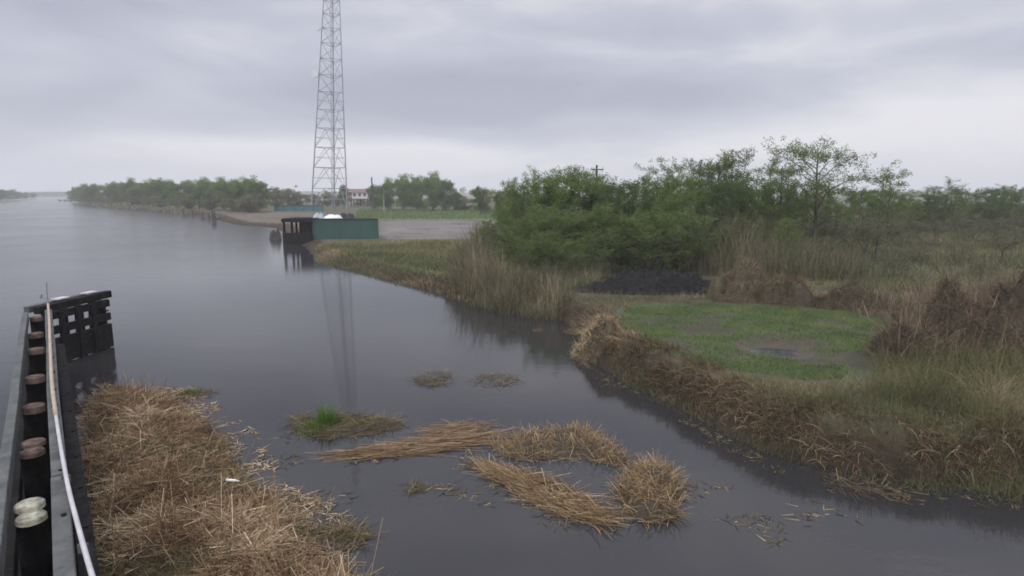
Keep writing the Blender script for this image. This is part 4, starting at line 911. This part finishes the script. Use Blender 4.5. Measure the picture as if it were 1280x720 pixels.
tree('twiggy0', 1108, 50, 193, 'small thin crowned tree right of the tall open tree', None, width=.95, rz=1.5)
tree('sparse2', 1078, 34, 252, 'low leaning tree with a dark bare trunk in the rough field', None, width=1.1, rz=2.5)
tree('sparse1', 978, 36, 262, 'small sapling at the left of the rough field behind the dead grass mounds', None, width=1.1, rz=.5)
rf = [(1072, 72, 228), (1096, 70, 226), (1126, 74, 232), (1150, 80, 236), (1178, 78, 221), (1202, 84, 231), (1226, 82, 227), (1250, 86, 230), (1272, 84, 226), (1296, 86, 228), (1322, 84, 226)]
for i, (u, yd, vt) in enumerate(rf):
    tree(('round2', 'near0', 'round0')[i % 3], u, yd, vt, ol(i, 'hazy tree in the row behind the rough field', len(rf)), 'hazy trees behind the rough field', width=1.25)
for i, (u, yd, vt) in enumerate([(1110, 78, 248), (1140, 80, 250), (1165, 80, 250), (1190, 82, 252), (1215, 84, 250), (1240, 84, 252), (1265, 86, 250), (1290, 86, 252)]):
    tree('bush%d' % (0, 0, 1)[i % 3], u, yd, vt, ol(i, 'low bush at the foot of the hazy tree row', 8), 'bushes under the hazy tree row', width=1.6, name='bush', cat='bush')

sc = [(1130, 60, 262, 0), (1168, 56, 270, 1), (1204, 62, 262, 0), (1240, 54, 268, 1), (1276, 60, 258, 0), (1146, 44, 288, 0), (1198, 42, 296, 0), (1252, 43, 286, 1), (1036, 46, 262, 1), (1060, 42, 276, 0), (1094, 44, 268, 1), (1010, 38, 285, 0), (1120, 36, 304, 0), (1225, 34, 318, 0)]
sc.sort()
for i, (u, yd, vt, k_) in enumerate(sc):
    tree('scrub%d' % k_, u, yd, vt, ol(i, 'thin olive shrub scattered over the rough field', len(sc)), 'thin shrubs in the rough field', width=1.35, name='shrub', cat='shrub')
# ------------------------------------------------------------------ far structures
# house
hx, hy, _ = atY(449, 240, .6); hs = empty('house', (hx, hy, .6), 'white stilt house with a red brown roof right of the tower', 'house')
mb = MB(); mb.box((0, 0, 4.2), (8.2, 6, 2.5)); wl_ = mb.build('wall', M['housewall'], hs)
mb = MB(); mb.add([(-4.8, -3.6, 5.5), (4.8, -3.6, 5.5), (4.8, 3.6, 5.5), (-4.8, 3.6, 5.5), (-4.4, 0, 6.7), (4.4, 0, 6.7)], [(0, 1, 5, 4), (2, 3, 4, 5), (0, 4, 3), (1, 2, 5), (3, 2, 1, 0)]); mb.build('roof', M['roof'], hs)
mb = MB(); mb.box((-2.9, -3.06, 4.2), (2.0, .1, 2.4)); mb.build('brown_siding', M['roof'], hs)
for dx_ in (-.9, 1.1, 3.0):
    mb = MB(); mb.box((dx_, -3.04, 4.4), (1.0, .1, 1.2)); wn = mb.build('window', M['glass'], hs)
    mb = MB(); mb.box((dx_, -3.1, 5.05), (1.2, .08, .1)); mb.box((dx_, -3.1, 3.75), (1.2, .08, .1)); mb.build('frame', M['housewall'], wn)
for dx_ in (-3.8, -1.3, 1.3, 3.8):
    for dy_ in (-2.7, 2.7):
        mb = MB(); mb.box((dx_, dy_, 1.45), (.3, .3, 2.99)); mb.build('stilt', M['wood_rough'], hs)
mb = MB(); mb.box((0, -4.1, 2.85), (8.6, 2.1, .18)); mb.build('deck', M['wood_rough'], hs)
mb = MB()
for k_ in range(12): mb.box((-4.2 + k_ * .76, -5.1, 3.4), (.07, .07, .93))
mb.box((0, -5.1, 3.92), (8.5, .1, .09)); mb.build('railing', M['housewall'], hs)
# teal screen fence
fx0, fx1 = atY(346, 172, .6)[0], atY(402, 168, .6)[0]
tf = empty('screen_fence', ((fx0 + fx1) / 2, 170, .5), 'long low teal screened fence left of the tower foot', 'fence')
mb = MB(); mb.box((0, 0, .95), (fx1 - fx0, .06, 1.5), -.1); mb.build('screen', M['teal'], tf)
for k_ in range(6):
    x_ = (k_ / 5 - .5) * (fx1 - fx0); mb = MB(); mb.box((x_, -.1 - x_ * .1, .95), (.12, .12, 1.9)); mb.build('post', M['wood_rough'], tf)
mb = MB(); mb.beam((-(fx1 - fx0) / 2, .52, 1.78), ((fx1 - fx0) / 2, -.72, 1.78), .16, .14); mb.build('top_rail', M['wood_rough'], tf)
# utility poles
def upole(u, yd, vt, label, mat, r_, arm=True):
    x, y, _ = atY(u, yd, .6); g_ = gz1(x, y); h = ztop(vt, yd) - g_; e_ = empty('utility_pole', (x, y, g_ - .1), label, 'pole', rz=.3)
    mb = MB(); mb.tube([(0, 0, 0), (.02, 0, h * .5), (0, 0, h)], [r_, r_ * .85, r_ * .65], 10); mb.build('shaft', M[mat], e_, smooth=True)
    if arm:
        mb = MB(); mb.box((0, -r_, h - .45), (1.3, .09, .11)); mb.build('crossarm', M[mat], e_)
        for dx_ in (-.58, .58):
            mb = MB(); mb.tube([(dx_, -r_, h - .39), (dx_, -r_, h - .25), (dx_, -r_, h - .2)], [.04, .07, .04], 8); mb.build('insulator', M['dish'], e_)
    return e_
upole(466, 172, 221, 'tall dark wooden pole right of the red roofed house', 'wood_rough', .26, False)
upole(480, 166, 229, 'slim grey pole in front of the tree clump right of the house', 'steel', .11, False)
upole(744, 62, 205, 'dark utility pole with a crossarm sticking out of the thicket', 'wood_rough', .14)
# mooring posts along the left shore
for i, (u, vb, vt, r_, lab) in enumerate([(268, 279, 263, .42, 'thick dark mooring post at the corner of the mud flat'), (262, 275.5, 266, .2, 'shorter dark post just left of the thick mooring post'), (253, 272.5, 263.5, .3, 'reddish brown post between the dark posts on the mud shore'),
                                          (241, 270, 262.5, .25, 'dark post second from the left along the mud shore'), (229, 268.5, 260, .25, 'leftmost dark post along the mud shore')]):
    x, y, _ = at(u, vb, 0); h = ztop(vt, y); mb = MB(); k_ = .06 * (i - 2)
    mb.tube([(0, 0, -.5), (k_ * .5, 0, h * .5), (k_, 0, h - .05), (k_, 0, h)], [r_, r_ * .95, r_ * .9, r_ * .6], 10)
    o_ = mb.build('mooring_post', M['redtop' if i == 2 else 'wood_rough'], smooth=True); o_.location = (x, y, 0); tag(o_, lab, 'post', 'posts along the mud shore')
x, y, _ = at(260, 274, 0); dk = empty('landing_stage', (x, y, 0), 'pale low landing stage between the posts on the mud shore', 'dock')
mb = MB(); mb.box((.6, .8, .55), (4.5, 1.6, .16)); mb.build('deck', M['timber'], dk)
for dx_ in (-1.3, .6, 2.4):
    mb = MB(); mb.tube([(dx_, .2, -.5), (dx_, .2, .47)], .1, 8); mb.build('pile', M['wood_rough'], dk)
x, y, _ = at(85, 252.2, 0); dk = empty('dock', (x, y, 0), 'tiny dark dock sticking out from the far bank at the left', 'dock')
mb = MB(); mb.box((0, 0, 1.0), (12, 3, .4)); mb.build('deck', M['wood_rough'], dk)
for dx_ in (-5.5, -2, 2, 5.5):
    mb = MB(); mb.tube([(dx_, 0, -.5), (dx_, 0, 1.7)], .28, 8); mb.build('pile', M['wood_rough'], dk)

# ------------------------------------------------------------------ haze
hb = MB(); hb.box((0, 4700, 48.5), (19400, 9860, 101)); 
m, t = newmat('haze_air'); o = t.nodes.new('ShaderNodeOutputMaterial'); pv = t.nodes.new('ShaderNodeVolumePrincipled')
pv.inputs['Color'].default_value = (.88, .89, .92, 1); pv.inputs['Density'].default_value = .0006
L(t, pv.outputs[0], o.inputs['Volume']); tag(hb.build('haze', m), kind='stuff')
